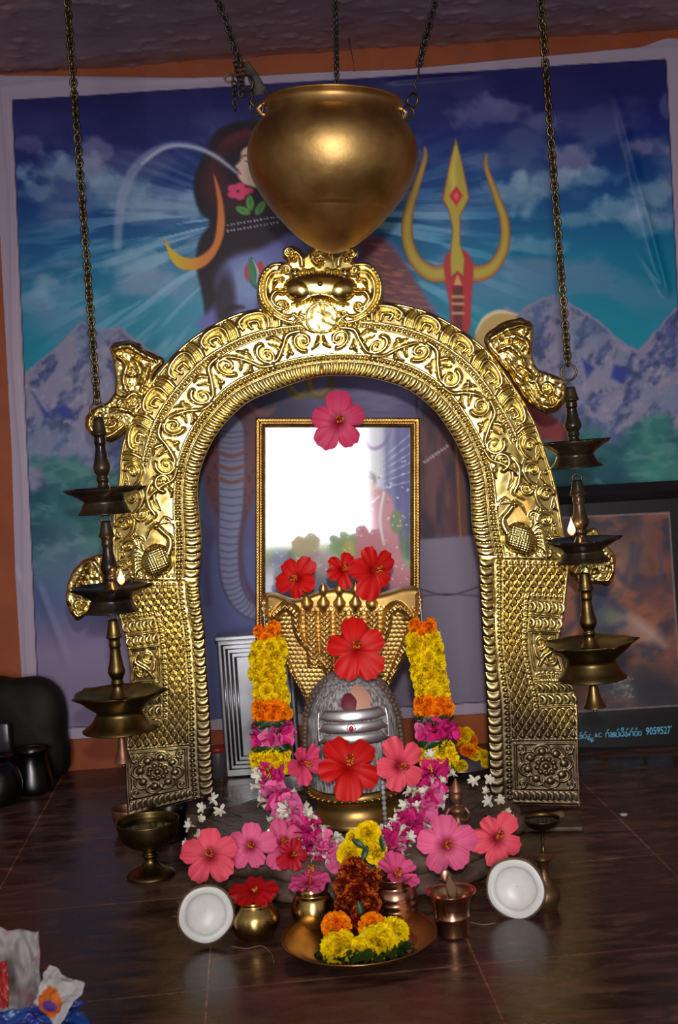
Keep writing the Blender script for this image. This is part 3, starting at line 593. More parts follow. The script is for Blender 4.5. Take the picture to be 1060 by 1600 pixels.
# ---- the pillars: lattice, inset capital, flower panel
Lp = 350.
def pillar_field():
    f = Field(0, Lp, 0, W, RES); w_, v = f.U, f.V
    H = gad(w_, v / 19., 12.5, 4.8); H = np.maximum(H, beads(w_, v - 27, 8.2, 3.5)); H = np.maximum(H, beads(v, w_ - 5, 8, 3.0) * (v > 32))
    lat = (inb(v, 33, 119) & inb(w_, 10, 46)) | (inb(v, 33, 62) & inb(w_, 10, 224)) | (inb(v, 33, 119) & inb(w_, 214, 256))
    a, b = (w_ * .62 + v) / 11.5, (w_ * .62 - v) / 11.5; dm = np.maximum(np.abs((a % 1) - .5), np.abs((b % 1) - .5))
    H = np.maximum(H, lat * 5.0 * np.clip(1 - dm * 2, 0, 1) ** .8)
    H = np.maximum(H, beads(w_, v - 67, 8.2, 3.4) * inb(w_, 48, 212)); H = np.maximum(H, beads(v, w_ - 50, 8, 3.2) * (v > 66))
    for a_, b_ in ((57, 74), (80, 96), (176, 190), (193, 208)): H = np.maximum(H, gad(v, (w_ - a_) / (b_ - a_), 10.5, 5.0, .9) * (v > 73))
    for x in (78, 99, 172, 211, 256, 345): H = np.maximum(H, 2.6 * ndome((w_ - x) / 2.4) * (v > (30 if x > 220 else 72)))
    H = np.maximum(H, gad(v, (w_ - 330) / 14., 8, 3.2) * (v > 30)); H = np.maximum(H, 2.6 * ndome((v - 120) / 2.4))
    f.H = H
    for pts in ([(102, 76), (102, 117)], [(156, 76), (156, 117)], [(102, 76), (156, 76)], [(102, 117), (156, 117)]): f.stroke(pts, 1.8, 1.0)
    f.spiral(116, 92, 10, 1.2, 0, 1, (3.6, 2), 1.1); f.spiral(140, 104, 9, 1.2, 2, -1, (3.4, 2), 1.1)
    f.stroke([(110, 108), (124, 112), (136, 96), (150, 84)], (2, 4, 3.6, 2), 1.05); f.stroke([(122, 82), (136, 84), (148, 98)], (1.4, 3, 1.4), 1.0)
    for k in range(7): a = PI * (k - 3) / 9.; f.stroke([(174, 96 + 2 * (k - 3)), (164 - 6 * math.cos(a) + 4, 96 + 20 * math.sin(a))], (1.5, 3), 1.1)
    # flower medallion
    for pts in ([(262, 36), (262, 116)], [(326, 36), (326, 116)], [(262, 36), (326, 36)], [(262, 116), (326, 116)]): f.stroke(pts, 1.8, .9)
    for k in range(8):
        a = k * PI / 4 + .2; cx, cy = 294 + 21 * math.cos(a), 77 + 25 * math.sin(a)
        t = np.linspace(-1.9, 1.9, 12) + a; f.stroke(np.stack((cx + 9.5 * np.cos(t), cy + 11.5 * np.sin(t)), -1), 1.9, 1.0, n=2); f.stamp(cx, cy, 5.5, 3.6)
    for k in range(9): a = k * 2 * PI / 9; f.stamp(294 + 10 * math.cos(a), 77 + 12 * math.sin(a), 3.6, 3.6)
    f.stamp(294, 77, 5, 5)
    for x, y in ((270, 44), (270, 109), (319, 44), (319, 109)): f.spiral(x, y, 6, 1, 0, 1, (2.6, 1.6), 1)
    return f
pf = pillar_field()
def tarnish():
    m = MT['brass_sheet'].copy(); m.name = 'tarnished_embossed_brass'; nt = m.node_tree; b = nt.nodes['Principled BSDF']; L = nt.links.new
    g = nd(nt, 'ShaderNodeNewGeometry'); sp = nd(nt, 'ShaderNodeSeparateXYZ'); L(g.outputs['Position'], sp.inputs[0])
    n = nd(nt, 'ShaderNodeTexNoise'); n.inputs['Scale'].default_value = 11; n.inputs['Detail'].default_value = 5; L(g.outputs['Position'], n.inputs['Vector'])
    ma = nd(nt, 'ShaderNodeMath', operation='MULTIPLY_ADD'); L(n.outputs[0], ma.inputs[0]); ma.inputs[1].default_value = .34; L(sp.outputs['Z'], ma.inputs[2])
    mr = nd(nt, 'ShaderNodeMapRange'); mr.inputs[1].default_value = .53; mr.inputs[2].default_value = .31; L(ma.outputs[0], mr.inputs[0])
    old = b.inputs['Base Color'].links[0].from_socket; mx = nd(nt, 'ShaderNodeMixRGB'); L(mr.outputs[0], mx.inputs[0]); L(old, mx.inputs[1]); mx.inputs[2].default_value = (.20, .145, .085, 1); L(mx.outputs[0], b.inputs['Base Color'])
    o2 = b.inputs['Roughness'].links[0].from_socket; m2 = nd(nt, 'ShaderNodeMath', operation='MULTIPLY_ADD'); L(mr.outputs[0], m2.inputs[0]); m2.inputs[1].default_value = .2; L(o2, m2.inputs[2]); L(m2.outputs[0], b.inputs['Roughness'])
    return m
MT['brass_tarnish'] = tarnish()
def pillar(sgn):
    f = pf; s_ = (sJ1 - f.U * sJ1 / Lp) if sgn < 0 else (sJ2 + f.U * (sE - sJ2) / Lp); G = arch_pt(s_, f.V / W)
    H = f.H + 4 + 2.0 * (fbm(f.U + sgn * 300 + 400, f.V, 50, 3, 7) - .5) + .9 * (fbm(f.U + sgn * 500 + 600, f.V, 12, 2, 8) - .5)
    if sgn < 0: G = G[::-1]; H = H[::-1]
    return relief_grid('pillar', G, H, MT['brass_tarnish'], arch)
pillar(-1); pillar(1)
# ---- the grotesque crown
K = lambda L, k=4.609, ox=390, oy=370: [(ox + a / k, oy + b / k) for a, b in L]
half = [(510, 66), (560, 72), (600, 105), (625, 130), (650, 95), (690, 70), (745, 68), (782, 98), (780, 145), (745, 180), (800, 180), (860, 190), (915, 230), (955, 300), (968, 380), (962, 460), (935, 530), (880, 580), (820, 610), (760, 640), (700, 650), (655, 640), (620, 680), (560, 700), (510, 702)]
full = half + [(1020 - a, b) for a, b in half[::-1][1:-1]]
poly = cm(K(full), 5, True); f = Field(396, 606, 378, 528, .7)
def sym(fn, *a):
    for s_ in (1, -1): fn(s_, *a)
def XY(s_, x, y): return (390 + (510 + s_ * (x - 510)) / 4.609, 370 + y / 4.609)
def SP(s_, L): return [XY(s_, a, b) for a, b in L]
cx, cy = XY(1, 510, 340)
f.stamp(cx, cy + 5, 57, 16, 24, 0, .8)
for s_ in (1, -1):
    f.stamp(*XY(s_, 645, 385), 27, 16.5, 20, -.10 * s_, 1.0)
    f.stroke(SP(s_, [(520, 425), (580, 435), (640, 470), (710, 488)]), (3.2, 3.2, 3.0, 2.4), 4.4, e=1)
    for k in range(7): f.stamp(*XY(s_, 530 + k * 24, 462 + (k ** 2) * 1.0), 2.4, 12)
    f.stroke(SP(s_, [(760, 205), (850, 205), (920, 270), (945, 370), (925, 470), (860, 550), (780, 600), (700, 620)]), (2.5, 4, 4.4, 4, 3.6, 2.6), 1.3)
    f.stroke(SP(s_, [(790, 255), (850, 265), (890, 320), (900, 400), (880, 470), (820, 540), (750, 575), (690, 560)]), (4, 5, 4.6, 4, 3.8, 2.4), 1.5)
    f.stroke(SP(s_, [(790, 310), (830, 320), (850, 370)]), (5.5, 5, 2), 1.7); f.stroke(SP(s_, [(780, 400), (830, 400), (860, 450), (830, 500), (770, 520)]), (6, 5, 4, 3), 1.6)
    f.spiral(*XY(s_, 790, 505), 9, 1.3, 0, s_, (4, 2.4), 1.5); f.spiral(*XY(s_, 755, 245), 9, 1.2, PI, -s_, (4.4, 2.4), 1.6)
    f.stamp(*XY(s_, 690, 270), 10, 11, 9); f.stroke(SP(s_, [(700, 560), (670, 580), (650, 540)]), (3, 3, 1.5), 1.4)
    f.spiral(*XY(s_, 735, 122), 9, 1.3, 0, s_, (4.6, 2.6), 1.7); f.stroke(SP(s_, [(740, 90), (690, 110), (650, 150), (640, 210)]), (3, 5, 5, 4), 1.5); f.stamp(*XY(s_, 700, 165), 5.5, 8)
    for k in range(5): f.stamp(*XY(s_, 560 + k * 32, 244 + (k % 2) * 8 + k * 3), 4.2, 11)
    for k in range(14): a = -.9 + k * .15; f.stamp(*XY(s_, 745 + 208 * math.cos(a), 385 + 208 * math.sin(a) * .95), 1.9, 7)
    f.stroke(SP(s_, [(640, 640), (660, 590), (700, 630), (640, 600)]), (2, 3, 2), 1.4)
f.spiral(*XY(1, 480, 120), 9, 1.3, 0, 1, (4.6, 2.6), 1.7); f.spiral(*XY(1, 545, 120), 9, 1.3, PI, -1, (4.6, 2.6), 1.7); f.stamp(*XY(1, 510, 195), 6, 12); f.stroke(K([(510, 80), (470, 100), (455, 160), (500, 215)]), (3, 4, 4, 4), 1.5)
f.stamp(*XY(1, 510, 350), 7, 19, 7)
dc = np.hypot(f.U - XY(1, 520, 0)[0], f.V - XY(1, 0, 585)[1]); f.H = np.where((dc < 26) & (f.H < 14), 6 + 3.0 * ndome(dc / 30) + 2.4 * (fbm(f.U, f.V, 16, 3, 4) - .5) + 2.2 * np.clip(1 - np.abs(dc - 24.5) / 1.6, 0, 1), f.H)
relief_mask('crown', f, poly, MT['brass_sheet'], arch, YA - .004, rim=.008, edge=6, base=4)
# ---- winged beasts at the shoulders and the ears by the capitals
def wing(name, L, k, ox, oy, strokes, spir, balls, Y0=YA + .004):
    pl = cm(K(L, k, ox, oy), 8, True); nn_ = pl - pl.mean(0); nn_ /= np.hypot(*nn_.T)[:, None]; pl = pl + nn_ * (1.6 * np.abs(np.sin(np.arange(len(pl)) * .42)))[:, None]; f = Field(pl[:, 0].min() - 3, pl[:, 0].max() + 3, pl[:, 1].min() - 3, pl[:, 1].max() + 3, .8)
    for pts, r in strokes: f.stroke(K(pts, k, ox, oy), r, 1.25)
    for x, y, R, hd in spir: f.spiral(*K([(x, y)], k, ox, oy)[0], R, 1.25, 0, hd, (3.8, 2.2), 1.3)
    for x, y, r in balls: f.stamp(*K([(x, y)], k, ox, oy)[0], r, r * 1.2)
    f.H += 3.2 * (fbm(f.U, f.V, 9, 3, 3) - .4)
    return relief_mask(name, f, pl, MT['brass_sheet'], arch, Y0, edge=8, base=7)
wing('shoulder_beast', [(105, 400), (150, 378), (210, 385), (235, 412), (300, 440), (308, 465), (275, 500), (268, 540), (240, 590), (230, 640), (190, 700), (130, 755), (95, 765), (60, 755), (20, 725), (8, 680), (30, 645), (60, 625), (100, 605), (125, 560), (122, 500), (112, 440)], 2.465, 130, 380,
     [([(130, 410), (180, 400), (230, 430), (285, 455)], (6, 8, 7, 3)), ([(140, 440), (170, 470), (160, 530), (175, 570)], (4, 6, 5, 3)), ([(200, 450), (225, 490), (215, 540)], (6, 7, 4)), ([(255, 480), (240, 530), (225, 570)], (4, 5, 3)),
      ([(130, 590), (165, 600), (200, 580), (230, 600)], (3, 5, 5, 2)), ([(110, 640), (150, 640), (190, 650), (205, 670)], (3, 5, 5, 2)), ([(40, 660), (30, 700), (60, 735), (110, 740), (160, 700)], (4, 6, 6, 5, 3)), ([(70, 660), (80, 700), (120, 705), (150, 670)], (4, 5, 5, 2))],
     [(190, 495, 8, 1), (150, 620, 7, -1), (195, 620, 7, 1), (75, 680, 8, 1)], [(215, 415, 5), (245, 560, 4), (120, 680, 5), (165, 560, 4)])
wing('shoulder_beast', [(635, 375), (680, 322), (760, 290), (800, 300), (822, 320), (822, 380), (818, 430), (835, 480), (870, 495), (930, 520), (952, 560), (945, 610), (900, 652), (850, 648), (800, 610), (765, 560), (725, 500), (675, 440)], 2.465, 500, 380,
     [([(660, 370), (710, 340), (770, 320), (805, 330)], (5, 7, 6, 3)), ([(700, 370), (740, 360), (790, 380), (800, 420)], (5, 7, 6, 3)), ([(690, 410), (730, 400), (765, 430), (790, 470)], (5, 7, 6, 3)), ([(720, 450), (745, 490), (775, 520), (800, 560)], (4, 6, 6, 3)),
      ([(770, 480), (800, 500), (830, 540)], (4, 6, 3)), ([(800, 570), (840, 620), (890, 630), (930, 590), (935, 550)], (4, 6, 6, 6, 3)), ([(830, 540), (850, 580), (890, 585), (900, 550)], (4, 5, 5, 3))],
     [(760, 400, 8, 1), (870, 560, 9, -1), (815, 520, 7, 1), (905, 600, 7, 1)], [(790, 345, 5), (735, 375, 5), (845, 505, 4), (780, 540, 4)])
wing('capital_ear', [(65, 540), (80, 480), (120, 425), (170, 398), (215, 390), (222, 480), (225, 560), (200, 620), (160, 632), (105, 658), (75, 615), (63, 575)], 2.65, 80, 720,
     [([(180, 415), (205, 450), (215, 500)], (4, 4, 4)), ([(100, 620), (120, 640), (190, 600)], (3, 3, 3))] + [([(165 - k * 18, 425 + k * 26), (150 - k * 14, 440 + k * 28), (160 - k * 10, 462 + k * 26)], (2, 6, 3)) for k in range(4)], [(120, 590, 9, 1), (190, 560, 7, -1)], [(150, 560, 6)], YA + .012)
wing('capital_ear', [(640, 400), (700, 330), (740, 360), (778, 420), (797, 450), (797, 510), (770, 567), (720, 560), (650, 555), (610, 500)], 2.65, 660, 700,
     [([(640, 490), (630, 520), (655, 545)], (4, 4, 3)), ([(720, 545), (765, 545), (785, 500), (780, 450)], (2, 3, 3, 3))] + [([(690 + k * 17, 520 - k * 4), (700 + k * 17, 495 - k * 5), (694 + k * 15, 470 - k * 6)], (3, 5, 2)) for k in range(5)], [(640, 500, 7, 1)], [(700, 400, 7)], YA + .012)
# ---------------------------------------------------------------- the cobra hood in gilded brass
YH = 2.47; SH = YH / FPX
hood = thing('cobra_hood', P(545, 1250, YH), 'gilded brass cobra hood with five snake heads rising behind the stone lingam', 'hood')
HK = lambda L: [(380 + a / 3.533, 860 + b / 3.533) for a, b in L]
hp = [(100, 270), (125, 238), (180, 236), (260, 265), (330, 262), (400, 235), (480, 215), (560, 215), (640, 230), (720, 245), (800, 228), (870, 205), (950, 200), (988, 235), (990, 300), (980, 360), (960, 430), (930, 500), (890, 600), (840, 700), (790, 790), (770, 900), (760, 1060), (750, 1180), (760, 1370), (370, 1370), (380, 1180), (370, 1060), (350, 900), (320, 780), (270, 700), (220, 600), (170, 520), (130, 440), (100, 350)]
hpoly = cm(HK(hp), 4, True); f = Field(400, 668, 908, 1255, .85)
def hs(L, r, h=1.2): f.stroke(HK(L), r, h)
U, V = f.U, f.V; xx, yy = (U - 380) * 3.533, (V - 860) * 3.533
rw = np.floor(yy / 24.); f.H += 1.0 * ndome(np.hypot(((xx / 26. + .5 * (rw % 2)) % 1 - .5) / .5, ((yy / 24.) % 1 - .35) / .62)) * (yy > 300)
for cx in (375, 455, 540, 625, 712):
    top = 300; m_ = np.clip(1 - ((xx - (cx + (540 - cx) * .05 * 0)) / 1 - 0) ** 2 * 0, 0, 1)
    cxx = cx + (540 - cx) * np.clip((yy - 420) / 700, 0, 1) * .35; dx = np.abs(xx - cxx) / 34.
    ch = ((yy + 26 * np.clip(1 - dx, 0, 1) * 1.0) / 26.) % 1
    f.H = np.maximum(f.H, (dx < 1) * inb(yy, 330, 640) * (5.5 * np.sqrt(np.clip(1 - dx * dx, 0, 1)) + 2.6 * (1 - ch)))
for s_ in (1, -1):
    X_ = lambda a: 545 + s_ * (a - 545)
    hs([(X_(900), 330), (X_(850), 300), (X_(800), 340), (X_(790), 420), (X_(760), 500), (X_(700), 560)], (6, 9, 8, 7, 5, 3), 1.1)
    hs([(X_(900), 330), (X_(915), 350), (X_(895), 368)], (6, 6, 4), 1.1)
    hs([(X_(965), 240), (X_(970), 330), (X_(930), 440), (X_(880), 560), (X_(820), 700), (X_(775), 800)], (5, 8, 9, 9, 8, 6), .9)
    hs([(X_(700), 560), (X_(640), 610), (X_(600), 700)], (5, 8, 6), .9)
wl = f.H > 3; f.H += wl * .9 * np.sin(xx * .22) * np.sin(yy * .2)
f.H += 8 * np.clip((yy - 300) / 300, 0, 1) * np.clip(1 - ((xx - 545) / 330) ** 2, 0, 1)     # the shell bulges forward
f.H += 22 * ((xx - 545) / 440) ** 2 * np.clip((620 - yy) / 300, 0, 1)                        # and its rim curls to the front
relief_mask('hood_shell', f, hpoly, MT['brass_gold'], hood, YH, rim=.012, sc=SH, edge=9, base=7)
for cx in (340, 442, 532, 622, 715):
    a, b = HK([(cx, 185)])[0]; tilt = (540 - cx) * .0
    top = P(a, b, YH - .028); bot = P(*HK([(cx + (540 - cx) * .03 + (18 if cx < 400 else 0), 370)])[0], YH - .012); ax = (bot - top); Ln = np.linalg.norm(ax)
    m = MB().lathe(top, ax, [(-.06 * Ln, .0005), (.04 * Ln, .005), (.14 * Ln, .0088), (.26 * Ln, .0078), (.34 * Ln, .0045), (.42 * Ln, .0066), (.55 * Ln, .0125), (.66 * Ln, .0115), (.8 * Ln, .0058), (Ln, .004), (Ln * 1.02, .0)], 14)
    for s_ in (-1, 1): m.ball(top + ax * .2 + np.array((s_ * .0052, -.004, 0)), .0016, 6, 5)
    m.build('snake_head', MT['brass_gold'], hood)
# ---------------------------------------------------------------- small builders
def px(Y): return Y / FPX
def rotz(n, spin=0.0):
    n = Vector(n).normalized(); q = Vector((0, 0, 1)).rotation_difference(n); return (q.to_matrix() @ Matrix.Rotation(spin, 3, 'Z'))
def place(o, loc, n=(0, 0, 1), spin=0.0, sc=1.0, parent=None):
    o.matrix_world = Matrix.Translation(Vector([float(x) for x in loc])) @ rotz(n, spin).to_4x4() @ Matrix.Scale(sc, 4); return o
def inst(src, loc, n, spin=0.0, sc=1.0, parent=None, name=None):
    """a copy of a one-mesh part set at a world point under an unrotated thing"""
    o = bpy.data.objects.new(name or src.name, src.data) if not isinstance(src, bpy.types.Mesh) else bpy.data.objects.new(name, src)
    C.objects.link(o); L = Vector([float(x) for x in loc])
    if parent is not None: o.parent = parent; L = L - wloc(parent)
    o.rotation_mode = 'QUATERNION'; o.location = L; o.rotation_quaternion = rotz(n, spin).to_quaternion(); o.scale = (sc, sc, sc)
    return o
def upright(name, base, prof, Y, mat, label, cat, seg=48, group=None, inner=True, parts=()):
    """a turned vessel standing on base; prof = (height px, radius px) from the foot up, then back down inside"""
    t = thing(name, base, label, cat, group); s_ = px(Y); m = MB(); p = list(prof)
    if inner: p = [(p[0][0], .01)] + p + [(max(h - .8, 2.5), max(r - 1.6, .01)) for h, r in prof[::-1]] + [(2.5, .01)]
    m.lathe(base, (0, 0, 1), [(a, b) for a, b in smooth_prof(p)], seg, s_); m.build('body', mat, t); return t
def smooth_prof(p): return p
def dense(prof, n=5):
    return [tuple(x) for x in cm([(a, b) for a, b in prof], n)]
# ---------------------------------------------------------------- the stone pedestal, the lingam and its ring
CX, CY, PZ = P(548, 1200, 2.36)[0], 2.36, .085
th = np.linspace(0, 2 * PI, 144, endpoint=False)
G = []
for z, k in ((0.001, .95), (.008, 1.0), (.022, 1.0), (.03, .955), (.036, .93), (.045, .985), (.058, 1.02), (.070, 1.01), (.079, .97), (.085, .93), (.087, .88), (.081, .80), (.081, .5), (.081, .01)):
    lobe = 1 + .06 * np.abs(np.sin(th * 9)) * (1 if .04 < z < .08 and k > .9 else .2)
    G.append(np.stack((CX + .298 * k * lobe * np.cos(th), CY + .232 * k * lobe * np.sin(th), z + 0 * th), -1))
ped = MB().grid(np.array(G), closev=True).build('stone_pedestal', MT['stone_brown'])
tag(ped, 'low worn brown stone pedestal with lobed lotus edge under the lingam and flowers', 'pedestal')
BZ = .082
base = thing('lingam_base', (CX, 2.35, BZ), 'round gilded brass base ring holding the grey stone lingam', 'base')
CX2 = P(555, 1200, 2.35)[0]
MB().lathe((CX2, 2.35, BZ), (0, 0, 1), [(0, 0), (0, .086), (.006, .088), (.012, .086), (.018, .078), (.030, .074), (.040, .073), (.046, .078), (.052, .086), (.062, .088), (.068, .084), (.070, .078), (.070, .02)], 64).build('ring', MT['brass_gold'], base)
m = MB()
for k in range(40): a = k * 2 * PI / 40; m.ball((CX2 + .0885 * math.cos(a), 2.35 + .0885 * math.sin(a), BZ + .057), .0035, 6, 5)
m.build('bead_row', MT['brass_gold'], base)
def lingam_mat():
    m = bpy.data.materials.new('ash_streaked_stone'); m.use_nodes = True; nt = m.node_tree; b = nt.nodes['Principled BSDF']; L = nt.links.new
    tc = nd(nt, 'ShaderNodeTexCoord'); mp = nd(nt, 'ShaderNodeMapping'); mp.inputs['Scale'].default_value = (1, 1, .22); L(tc.outputs['Object'], mp.inputs[0])
    n = nd(nt, 'ShaderNodeTexNoise'); n.inputs['Scale'].default_value = 240; n.inputs['Detail'].default_value = 6; L(mp.outputs[0], n.inputs['Vector'])
    r = nd(nt, 'ShaderNodeValToRGB'); e = r.color_ramp.elements; e[0].position = .38; e[0].color = (.12, .10, .10, 1); e[1].position = .66; e[1].color = (.50, .47, .48, 1); L(n.outputs[0], r.inputs[0]); L(r.outputs[0], b.inputs['Base Color'])
    b.inputs['Roughness'].default_value = .7
    bp = nd(nt, 'ShaderNodeBump'); bp.inputs['Strength'].default_value = .5; bp.inputs['Distance'].default_value = .002; L(n.outputs[0], bp.inputs['Height']); L(bp.outputs[0], b.inputs['Normal']); return m
LZ, LR, LH = BZ + .0705, .088, .212
def lr(z):  # radius of the lingam at height z above its foot
    t = z / LH; return LR * (.955 + .045 * min(t / .4, 1)) * (1 if t < .55 else math.sqrt(max(1 - ((t - .55) / .45) ** 2, 0)) ** .92)
zz = np.r_[np.linspace(0, .55, 20), .55 + .45 * np.sin(np.linspace(0, PI / 2, 24))[1:]] * LH
lg = thing('stone_lingam', (CX2, 2.35, LZ), 'grey ash-streaked domed stone lingam with red and sandal paste marks', 'lingam')
MB().lathe((CX2, 2.35, LZ), (0, 0, 1), [(z, max(lr(z), .0005) if z < LH * .999 else .0002) for z in zz], 72).build('body', lingam_mat(), lg)
def onling(a, z, off): r = lr(z) + off; return np.array((CX2 + r * math.sin(a), 2.35 - r * math.cos(a), LZ + z))
def zpix(py): return .785 - (py - 688) / 2000 * 2.265 - LZ
def patch(pts_fn, col, name, mat, parent, n=26, off=.0012):
    rr_ = np.linspace(0, 1, 8); tt = np.linspace(0, 2 * PI, n, endpoint=False); G = np.array([[onling(*pts_fn(r, t), off * (1.2 - r * r)) for t in tt] for r in rr_])
    return MB().grid(G, col, closev=True).build(name, mat, parent, colors=True)
rs = np.random.RandomState(3); bl = 1 + .05 * np.interp(np.linspace(0, 2 * PI, 26), np.linspace(0, 2 * PI, 9), np.r_[rs.randn(8), 0])
bl[-1] = bl[0]
def blob(cx, cz, rx, rz): return lambda r, t: (cx + rx * r * math.cos(t) * bl[int(t / (2 * PI) * 26) % 26], cz + rz * r * math.sin(t) * bl[int(t / (2 * PI) * 26 + 5) % 26])
patch(blob(.22, zpix(1098), .27, .025), lin((205, 150, 125)), 'sandal_paste_mark', MT['plain_attr'], lg, off=.0012)
patch(blob(-.03, zpix(1101), .21, .0165), lin((110, 25, 48)), 'red_powder_mark', MT['plain_attr'], lg, off=.0022)
tri = thing('silver_forehead_band', onling(0, zpix(1140), .002), 'silver forehead ornament of three curved stripes wrapped round the front of the lingam', 'ornament')
for z0, z1 in ((1112, 1130), (1132, 1149), (1151, 1168)):
    za, zb = zpix(z1), zpix(z0); aa = np.linspace(-.72, .78, 40); v_ = np.linspace(0, 1, 9)
    G = np.array([[onling(a, za + (zb - za) * v * min(1, 4 * min(a + .745, .805 - a) + .3) + (.002 if abs(a) > .6 else 0), .0015 + .0026 * math.sin(PI * v) ** .5) for a in aa] for v in v_])
    MB().grid(G).build('silver_stripe', MT['silver'], tri)
for a_ in (-.74, .80): MB().tube([onling(a_, zpix(1168) + .064 * t, .003) for t in np.linspace(0, 1, 8)], .0022).build('edge_wire', MT['silver'], tri)
c0 = onling(-.02, zpix(1139), .010); m = MB().ball(c0, (.0045, .003, .0055), 12, 8, lin((200, 20, 70))); 
for k in range(12): a = k * PI / 6; m.ball(c0 + np.array((.0072 * math.cos(a), .001, .009 * math.sin(a))), .0016, 6, 4, lin((150, 120, 90)))
m.build('ruby_stud', pm('ruby_and_gold', rough=.25, attr=True), tri, colors=True)
# beads wound round the lingam
bd = thing('brown_bead_string', onling(1.2, .1, .006), 'string of small brown seed beads wound round the lingam', 'beads')
m = MB(); rs = np.random.RandomState(8)
for k in range(64):
    t = k / 63.; a = -1.45 + 2.9 * t; z = .075 - .02 * math.sin(PI * t) if False else (.02 + .165 * abs(math.cos(PI * t)) ** 1.0 * 1)
    pass
for s_ in (-1, 1):
    m = MB()
    for k in range(22): m.ball(onling(s_ * (.95 + .50 * (k / 21.)), .198 - .175 * k / 21., .005), .0054, 7, 5)
    for k in range(16): m.ball(onling(s_ * (1.15 + .40 * (k / 15.)), .17 - .15 * k / 15., .005), .005, 7, 5)
    m.build('seed_beads', MT['stone_brown'], bd)
cr = MB(); q_ = []
for k in range(9):
    c = P(598 + .6 * k, 1222 + k * 8.2, 2.243); cr.ball(c, (.0045, .0045, .0052), 8, 6)
o = cr.build('crystal_bead_string', pm('cloudy_crystal', (.42, .40, .42), .15, 0, (.2, .19, .2), 60)); tag(o, 'short string of cloudy crystal beads hanging over the brass base', 'beads')
# ---------------------------------------------------------------- framed picture behind the hood
YF = 2.735
fr = thing('framed_picture', P(530, 985, YF), 'gilt framed devotional picture of a garlanded seated woman under glare, behind the cobra hood', 'picture')
cv = Canvas(410, 664, 646, 1012, 1.4); X, Y = cv.X, cv.Y
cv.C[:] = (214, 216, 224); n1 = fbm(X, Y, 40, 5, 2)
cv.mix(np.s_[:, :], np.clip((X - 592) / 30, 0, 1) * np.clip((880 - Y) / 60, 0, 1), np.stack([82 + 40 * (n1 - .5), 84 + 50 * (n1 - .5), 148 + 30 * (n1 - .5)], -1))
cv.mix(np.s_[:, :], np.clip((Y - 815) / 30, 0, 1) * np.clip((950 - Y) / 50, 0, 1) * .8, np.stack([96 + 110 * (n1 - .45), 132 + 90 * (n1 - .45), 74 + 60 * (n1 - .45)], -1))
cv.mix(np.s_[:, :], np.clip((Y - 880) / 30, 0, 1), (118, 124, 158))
cv.stroke([(412, 700), (435, 712), (448, 676)], 2.4, (168, 120, 160), 2); cv.stroke([(458, 676), (475, 700), (510, 706), (548, 700), (560, 672)], 2.6, (160, 110, 150), 2); cv.stroke([(562, 676), (580, 700), (600, 694), (612, 672)], 2.6, (140, 100, 160), 2)
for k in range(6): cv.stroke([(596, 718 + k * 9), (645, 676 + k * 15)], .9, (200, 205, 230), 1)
for x0 in (605, 622, 636): cv.stroke([(x0, 670), (x0 + 2, 870)], 3, (58, 62, 128), 4, .6)
cv.poly([(560, 800), (575, 770), (590, 762), (610, 775), (620, 810), (628, 870), (645, 900), (640, 915), (550, 915), (556, 860)], (202, 128, 140), 3, smooth=4)
cv.ell(575, 750, 13, 14, (88, 76, 92), .4); cv.ell(577, 758, 8.5, 11, (192, 146, 128), .3); cv.ell(562, 790, 14, 20, (120, 136, 88), .4); cv.ell(620, 815, 10, 18, (110, 128, 80), .4)
cv.stroke([(600, 770), (594, 810), (600, 850)], 2, (224, 214, 210), 1.2); cv.stroke([(564, 775), (578, 786), (592, 776)], 1.6, (230, 224, 216), 1)
for x, y, a, b, c in ((455, 845, 20, 12, (186, 172, 110)), (480, 850, 26, 24, (196, 176, 140)), (500, 880, 30, 18, (176, 150, 160)), (440, 880, 18, 20, (100, 108, 150)), (545, 860, 10, 16, (196, 180, 84)), (425, 900, 20, 18, (150, 150, 170))): cv.ell(x, y, a, b, c, .6, .85)
rs = np.random.RandomState(2)
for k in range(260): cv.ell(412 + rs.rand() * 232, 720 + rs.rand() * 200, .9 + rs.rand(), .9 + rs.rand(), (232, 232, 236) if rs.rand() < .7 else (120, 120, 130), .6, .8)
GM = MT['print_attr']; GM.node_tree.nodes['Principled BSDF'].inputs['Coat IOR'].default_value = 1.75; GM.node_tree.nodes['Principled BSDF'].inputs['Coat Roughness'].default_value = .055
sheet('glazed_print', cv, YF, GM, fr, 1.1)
def moulding(x0, y0, x1, y1, wd, Yc, mat, parent, depth=.012, ridges=True, name='frame_bar', n=4):
    cs = [P(a, b, Yc) for a, b in ((x0, y0), (x1, y0), (x1, y1), (x0, y1))]; s_ = px(Yc); prof = [(0, 0), (0, .8), (.18, 1), (.34, .75), (.42, .95), (.6, 1.0), (.78, .75), (.88, .55), (1, .35), (1, 0)]
    cen = sum(cs) / 4
    for k in range(n):
        a, b = cs[k], cs[(k + 1) % 4]; e = (b - a); L_ = np.linalg.norm(e); e /= L_; inn_ = np.cross(e, (0, 1, 0)); 
        if np.dot(inn_, cen - a) < 0: inn_ = -inn_
        N = max(int(L_ / s_ / 1.1), 8); G = []
        for i, t in enumerate(np.linspace(0, 1, N)):
            row = []
            for u_, h_ in prof:
                p0 = a + e * (t * L_); o_ = u_ * wd * s_; along = o_ * (1 - 2 * t)
                rdg = 1 - (.42 if ridges and i % 4 == 0 and .5 > u_ > .1 else 0) - (.38 if ridges and (i + 2) % 4 == 0 and .5 < u_ < .85 else 0)
                row.append(p0 + e * along + inn_ * o_ - np.array((0, 1, 0)) * depth * h_ * rdg)
            G.append(row)
        MB().grid(np.array(G)).build(name, mat, parent)
moulding(400, 653, 656, 1014, 15, YF, MT['gilt'], fr)
